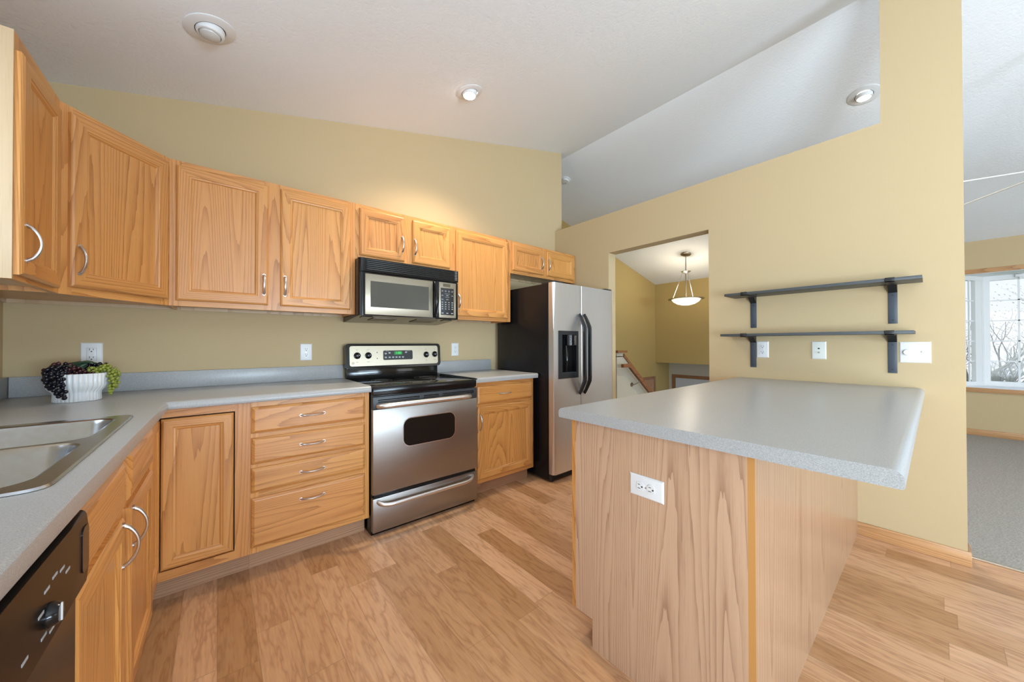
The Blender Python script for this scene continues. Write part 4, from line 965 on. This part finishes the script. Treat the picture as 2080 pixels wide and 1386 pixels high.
# ------------------------------------------------------------------ plates
def plate(label, cat, loc, rotz, w, h, kind, name='outlet', rotp=0):
    t = thing(name, label, cat, loc, rotz, 'white wall outlets' if cat == 'outlet' else None)
    if rotp: t.rotation_euler = (0, rotp, rotz)
    bm = B()
    L = lambda i, d: [(-w/2+i, -d, -h/2+i), (w/2-i, -d, -h/2+i), (w/2-i, -d, h/2-i), (-w/2+i, -d, h/2-i)]
    loft(bm, [L(0, 0), L(0, 0.002), L(0.004, 0.0055), L(0.006, 0.006)])
    obj('cover_plate', bm, 'white_plastic' if kind != 'jack' else 'cream_plastic', t, ang=20)
    RX = Matrix.Rotation(R(90), 3, 'X')
    def recept(cx, cz, rnd=True):
        bm = B()
        if rnd: prism(bm, [(cx+0.0165*math.cos(R(a)), cz+min(0.0135, max(-0.0135, 0.0165*math.sin(R(a))))) for a in range(0, 360, 15)], XZ, -0.0085, -0.006, 0, 0.0006)
        o = obj('receptacle', bm, 'white_plastic', t) if rnd else None
        bm = B(); y = -0.0090 if rnd else -0.0086
        box(bm, cx-0.0075, cx-0.0055, y, y+0.002, cz-0.001, cz+0.009); box(bm, cx+0.0055, cx+0.0075, y, y+0.002, cz, cz+0.008)
        lathe(bm, [(0, 0.0), (0.003, 0.0), (0.003, -0.002)], 10, (cx, y, cz-0.007), RX)
        obj_each('slot', bm, 'slot_dark', o or t)
    if kind == 'duplex':
        recept(0, 0.0195); recept(0, -0.0195)
        bm = B(); lathe(bm, [(0, 0.001), (0.0025, 0.001), (0.0025, 0)], 10, (0, -0.006, 0), RX); obj_each('screw', bm, 'nickel', t)
    if kind == 'gfci':
        bm = B(); box(bm, -0.0175, 0.0175, -0.0064, -0.0058, -0.0345, 0.0345); obj('insert_gap', bm, 'print_grey', t)
        bm = B(); box(bm, -0.0165, 0.0165, -0.008, -0.006, -0.0335, 0.0335, 0, 0.001); obj('receptacle', bm, 'white_plastic', t)
        recept(0, 0.022, False); recept(0, -0.019, False)
        bm = B(); box(bm, -0.012, -0.002, -0.0095, -0.008, -0.004, 0.003, 0, 0.0005); box(bm, 0.002, 0.012, -0.0095, -0.008, -0.004, 0.003, 0, 0.0005); obj_each('reset_button', bm, 'white_plastic', t)
        bm = B(); box(bm, 0.012, 0.014, -0.0086, -0.008, -0.012, -0.010); obj('indicator', bm, 'slot_dark', t)
    if kind == 'jack':
        bm = B(); box(bm, -0.005, 0.005, -0.0068, -0.006, 0.008, 0.016); obj('phone_port', bm, 'slot_dark', t)
        bm = B(); lathe(bm, [(0, 0.008), (0.003, 0.008), (0.003, 0.002), (0.006, 0.002), (0.006, 0)], 12, (0, -0.006, -0.014), RX); obj('coax_port', bm, 'nickel_warm', t)
    if kind == 'switch':
        bm = B(); lathe(bm, [(0, 0.014), (0.0145, 0.014), (0.0165, 0.012), (0.0175, 0.0)], 28, (-0.028, -0.006, 0.0), RX); obj('dimmer_knob', bm, 'white_plastic', t)
        bm = B(); box(bm, 0.0225, 0.0335, -0.0068, -0.006, -0.012, 0.012); sw = obj('switch_collar', bm, 'cream_plastic', t)
        bm = B(); box(bm, 0.0245, 0.0315, -0.013, -0.006, 0.001, 0.008, 0, 0.001); obj('toggle', bm, 'white_plastic', sw)
        bm = B()
        for sx_ in (-0.028, 0.028):
            for sz in (0.030, -0.030): lathe(bm, [(0, 0.001), (0.0025, 0.001), (0.0025, 0)], 10, (sx_, -0.006, sz), RX)
        obj_each('screw', bm, 'cream_plastic', t)
    return t
plate('white GFCI outlet on the back wall behind the grape bowl', 'outlet', (-0.511, YW, 1.118), 0, 0.078, 0.122, 'gfci')
plate('white wall outlet left of the range', 'outlet', (0.475, YW, 1.113), 0, 0.073, 0.117, 'duplex')
plate('white wall outlet between the range and the refrigerator', 'outlet', (1.678, YW, 1.118), 0, 0.073, 0.118, 'duplex')
plate('white wall outlet half behind the left bracket of the lower shelf', 'outlet', (XR, 0.798, 1.124), R(-90), 0.073, 0.117, 'duplex')
plate('cream phone and cable jack plate centred under the lower shelf', 'wall plate', (XR, 0.488, 1.122), R(-90), 0.073, 0.115, 'jack', 'jack_plate')
plate('wide white switch plate with a round dimmer right of the shelf bracket', 'switch', (XR, 0.074, 1.116), R(-90), 0.118, 0.118, 'switch', 'light_switch')
o = plate('white outlet lying sideways on the peninsula end panel', 'outlet', (PX0, 0.626, 0.684), R(-90), 0.0725, 0.121, 'duplex')
o.rotation_euler = (Matrix.Rotation(R(-90), 3, 'Z') @ Matrix.Rotation(R(-90), 3, 'Y')).to_euler()

# ------------------------------------------------------------------ ceiling fixtures
def can(label, x, y, on, r=0.098, tiltv=0):
    z = zceil(x); sl = 0.25 if x < XRIDGE else -0.25
    t = thing('recessed_light', label, 'ceiling light', (x, y, z), 0, 'recessed ceiling lights'); t.rotation_euler = (0, -math.atan(sl), 0)
    bm = B(); lathe(bm, [(r, 0.0), (r, -0.003), (r-0.006, -0.006), (0.060, -0.008), (0.056, -0.004), (0.056, 0.0)], 48); obj('trim_ring', bm, 'white_trim', t)
    rr = Matrix.Rotation(math.atan(sl) * 0.9, 3, 'Y')
    bm = B(); lathe(bm, [(0.056, 0.002), (0.054, -0.016), (0.050, -0.026), (0.043, -0.028), (0.040, -0.020)], 40, (0, 0, 0), rr); obj('eyeball', bm, 'white_trim', t)
    bm = B(); lathe(bm, [(0.053, 0.0), (0.056, -0.0065), (0.0585, -0.0065), (0.058, 0.0)], 40); obj('gap_ring', bm, 'slot_dark', t)
    bm = B(); lathe(bm, [(0.041, -0.020), (0.036, -0.033), (0.022, -0.040), (0, -0.042)], 36, (0, 0, 0), rr); obj('bulb', bm, 'bulb_on' if on else 'bulb_off', t)
    if on:
        l_ = bpy.data.lights.new('recessed_lamp', 'SPOT'); l_.energy = 66; l_.spot_size = R(125); l_.spot_blend = 0.9; l_.color = (1.0, 0.84, 0.62); l_.shadow_soft_size = 0.05
        lo = bpy.data.objects.new('recessed_lamp', l_); COL.objects.link(lo); lo.location = (x, y, z-0.07)
    return t
can('unlit white eyeball ceiling light at the upper left above the sink corner', -0.035, 2.165, False)
can('lit white ceiling spot above the range', 1.401, 2.162, True, 0.095)
can('lit ceiling spot on the far slope above the doorway wall column', 4.176, 0.371, True, 0.105)
x, y = 3.62, 3.20
t = thing('smoke_detector', 'white round smoke detector on the far ceiling slope beyond the back wall', 'smoke detector', (x, y, zceil(x))); t.rotation_euler = (0, math.atan(0.25), 0)
bm = B(); lathe(bm, [(0.065, 0), (0.065, -0.012), (0.052, -0.014), (0.050, -0.030), (0.044, -0.036), (0, -0.038)], 32); obj('housing', bm, 'white_trim', t)
bm = B(); lathe(bm, [(0, -0.0385), (0.010, -0.0385), (0.010, -0.041), (0, -0.041)], 14, (0.022, 0.01, 0.0)); obj('test_button', bm, 'print_grey', t)
# ceiling fan beyond the column
ft = thing('ceiling_fan', 'white ceiling fan whose thin blades show beside the right wall end', 'ceiling fan', (4.28, -0.575, 2.336))
bm = B(); lathe(bm, [(0, 0.10), (0.05, 0.10), (0.09, 0.06), (0.10, 0.0), (0.08, -0.04), (0, -0.05)], 28); tube(bm, [(0, 0, 0.1), (0, 0, zceil(4.28)-2.336)], 0.012, 10); obj('motor', bm, 'white_blade', ft)
for k_ in range(5):
    a = R(36.5 + 72*k_)
    bm = B(); el = R(-18)
    prism(bm, [(0.16, -0.05), (0.66, -0.065), (0.68, 0.0), (0.66, 0.065), (0.16, 0.05)], lambda u, v, w_: (u, v*math.cos(el), w_ + v*math.sin(el)), -0.0025, 0.0025)
    o = obj('blade', bm, 'white_blade', ft, rot=(0, 0, a))

# pendant in the entry
px, py = 6.28, 2.785
t = thing('pendant_light', 'brushed metal pendant with a glowing bowl shade in the entry beyond the doorway', 'pendant light', (px, py, 0))
zc = zceil(px)
bm = B(); lathe(bm, [(0, 0.0), (0.085, 0.0), (0.080, -0.015), (0.03, -0.035), (0, -0.035)], 32, (0, 0, zc), Matrix.Rotation(math.atan(0.25), 3, 'Y')); obj('canopy', bm, 'nickel_warm', t)
bm = B(); tube(bm, [(0, 0, zc-0.02), (0, 0, 1.93)], 0.009, 10); obj('stem', bm, 'nickel_warm', t)
bm = B(); lathe(bm, [(0, -0.03), (0.02, -0.025), (0.075, 0.005), (0.080, 0.012), (0.02, 0.0), (0, 0.0)], 28, (0, 0, 2.415)); obj('hub', bm, 'nickel_warm', t)
bm = B(); 
for k_ in range(3):
    a = R(90 + 120*k_) - YAW - R(60)
    tube(bm, [(0.055*math.cos(a), 0.055*math.sin(a), 2.405), (0.215*math.cos(a), 0.215*math.sin(a), 1.955)], 0.006, 8)
obj('arm', bm, 'nickel', t)
bm = B(); lathe(bm, [(0.235, 0.010), (0.285, 0.006), (0.288, -0.006), (0.235, -0.012)], 48, (0, 0, 1.945)); obj('ring', bm, 'nickel_warm', t)
bm = B(); lathe(bm, [(0.236, 0.0), (0.20, -0.048), (0.14, -0.085), (0.07, -0.105), (0, -0.112)], 48, (0, 0, 1.943)); obj('glass_bowl', bm, 'bowl_glow', t)
l_ = bpy.data.lights.new('pendant_lamp', 'POINT'); l_.energy = 9; l_.color = (1.0, 0.88, 0.72); l_.shadow_soft_size = 0.12
lo = bpy.data.objects.new('pendant_lamp', l_); COL.objects.link(lo); lo.location = (px, py, 2.05)

# ------------------------------------------------------------------ bowl of grapes
gx, gy = -0.488, 2.480
t = tag(None or thing('planter_bowl', 'white ribbed ceramic bowl on the counter corner holding grape clusters', 'bowl', (gx, gy, ZT+0.0005)), 'white ribbed ceramic bowl on the counter corner holding grape clusters', 'bowl')
t.rotation_euler = (0, 0, R(11))
nr = 34
def wave(a): return 0.050 * (abs(math.cos(a*nr/2)) - 0.5)
prof = [(0, 0.0), (0.071, 0.0), (0.074, 0.004), (0.073, 0.034), (0.076, 0.044), (0.088, 0.058), (0.094, 0.072), (0.095, 0.120), (0.092, 0.124), (0.088, 0.120), (0.086, 0.075), (0.065, 0.045), (0, 0.04)]
bm = B(); lathe(bm, prof, 272, (0, 0, 0), None, 0, 0.96, 0.84, wave); obj('bowl', bm, 'ceramic', t, ang=60)
bm = B(); bmesh.ops.create_uvsphere(bm, u_segments=14, v_segments=10, radius=1.0)
me = bpy.data.meshes.new('grape'); bm.to_mesh(me); bm.free()
for p in me.polygons: p.use_smooth = True
gm = {}
for k_ in ('grape_black', 'grape_red', 'grape_green'):
    q = me.copy(); q.materials.append(M[k_]); gm[k_] = q
cr = Vector((math.cos(R(11)), math.sin(R(11)), 0)); cf = Vector((-math.sin(R(11)), math.cos(R(11)), 0))
def cluster(label, pts, mats_, r0, n_, seed):
    """pts: spine [(side, toward-back, height, radius)], in the bowl's own frame"""
    rg = random.Random(seed); base_ = Vector((gx, gy, ZT))
    t_ = thing('grape_cluster', label, 'grapes', tuple(base_), 0, 'grape clusters in the white bowl')
    sp = [(cr*a + cf*b_ + Vector((0, 0, c))) for a, b_, c, _ in pts]; rr = [p[3] for p in pts]
    bm = B(); tube(bm, [tuple(p) for p in sp], 0.0015, 6); obj('stem', bm, 'stem', t_)
    placed = []; tries = 0
    while len(placed) < n_ and tries < 6000:
        tries += 1; u_ = rg.random() * (len(sp)-1); i = int(u_); f = u_ - i
        c = sp[i].lerp(sp[i+1], f); rad = rr[i]*(1-f) + rr[i+1]*f
        d = Vector((rg.gauss(0, 1), rg.gauss(0, 1), rg.gauss(0, 1))).normalized(); p = c + d*rad*rg.uniform(0.75, 1.0); r = r0*rg.uniform(0.85, 1.12)
        # stay out of the bowl wall
        lx, ly = p.dot(cr)/0.96, p.dot(cf)/0.84; q = math.hypot(lx, ly)
        if p.z < 0.122 + r and 0.080 - r*0.5 < q < 0.0985 + r: continue
        if p.z < 0.10 and q < 0.10: continue
        if p.z < r: continue
        if any((p-q_).length < (r+r1)*0.80 for q_, r1 in placed): continue
        placed.append((p, r))
        o = bpy.data.objects.new('grape', gm[mats_[rg.randrange(len(mats_))]]); COL.objects.link(o); o.parent = t_; o.location = p; o.scale = (r, r, r*1.15); o.rotation_euler = (rg.uniform(0, .8), rg.uniform(0, .8), 0)
    return t_
cluster('black grape cluster spilling over the left side of the white bowl', [(-0.040, 0.0, 0.138, 0.018), (-0.058, -0.045, 0.140, 0.028), (-0.066, -0.080, 0.112, 0.032), (-0.056, -0.088, 0.075, 0.026), (-0.040, -0.088, 0.036, 0.014)], ['grape_black'], 0.0078, 90, 3)
cluster('dark red grape cluster on top of the white bowl', [(-0.090, -0.02, 0.135, 0.018), (-0.050, 0.01, 0.155, 0.022), (-0.015, -0.01, 0.142, 0.018), (0.035, -0.03, 0.130, 0.014)], ['grape_red', 'grape_red', 'grape_black'], 0.0078, 46, 11)
cluster('dark grape cluster at the back right of the white bowl', [(0.015, 0.035, 0.140, 0.016), (0.050, 0.035, 0.150, 0.020), (0.085, 0.030, 0.150, 0.016)], ['grape_black'], 0.0075, 34, 17)
cluster('green grape cluster hanging over the right side of the white bowl', [(0.040, -0.02, 0.138, 0.014), (0.085, -0.02, 0.140, 0.022), (0.104, -0.03, 0.110, 0.028), (0.100, -0.03, 0.070, 0.022), (0.094, -0.03, 0.032, 0.010)], ['grape_green'], 0.0070, 84, 23)
bm = B()
for a0, ln, h in ((0.0, 0.075, 0.03), (2.2, 0.06, 0.02), (1.2, 0.05, 0.028)):
    rows = []
    for i in range(7):
        f = i/6; w_ = 0.036*math.sin(math.pi*(0.08+0.92*f))*(1 if f < 1 else 0.0)
        c = Vector((math.cos(a0), math.sin(a0), 0))*(-0.02+ln*f); s_ = Vector((-math.sin(a0), math.cos(a0), 0)); zc_ = 0.142 + h*math.sin(math.pi*f*0.8)
        rows.append([bm.verts.new(tuple(c + s_*k2*w_ + Vector((0, 0, zc_ + 0.006*(1-abs(k2)))))) for k2 in (-1, -0.5, 0, 0.5, 1)])
    for a, c in zip(rows[:-1], rows[1:]):
        for j in range(4): bm.faces.new((a[j], a[j+1], c[j+1], c[j]))
o = obj('grape_leaf', bm, 'leaf', None, loc=(gx, gy, ZT+0.004)); sm = o.modifiers.new('thickness', 'SOLIDIFY'); sm.thickness = 0.0008
tag(o, 'dark green leaves tucked among the grapes in the white bowl', 'leaf')
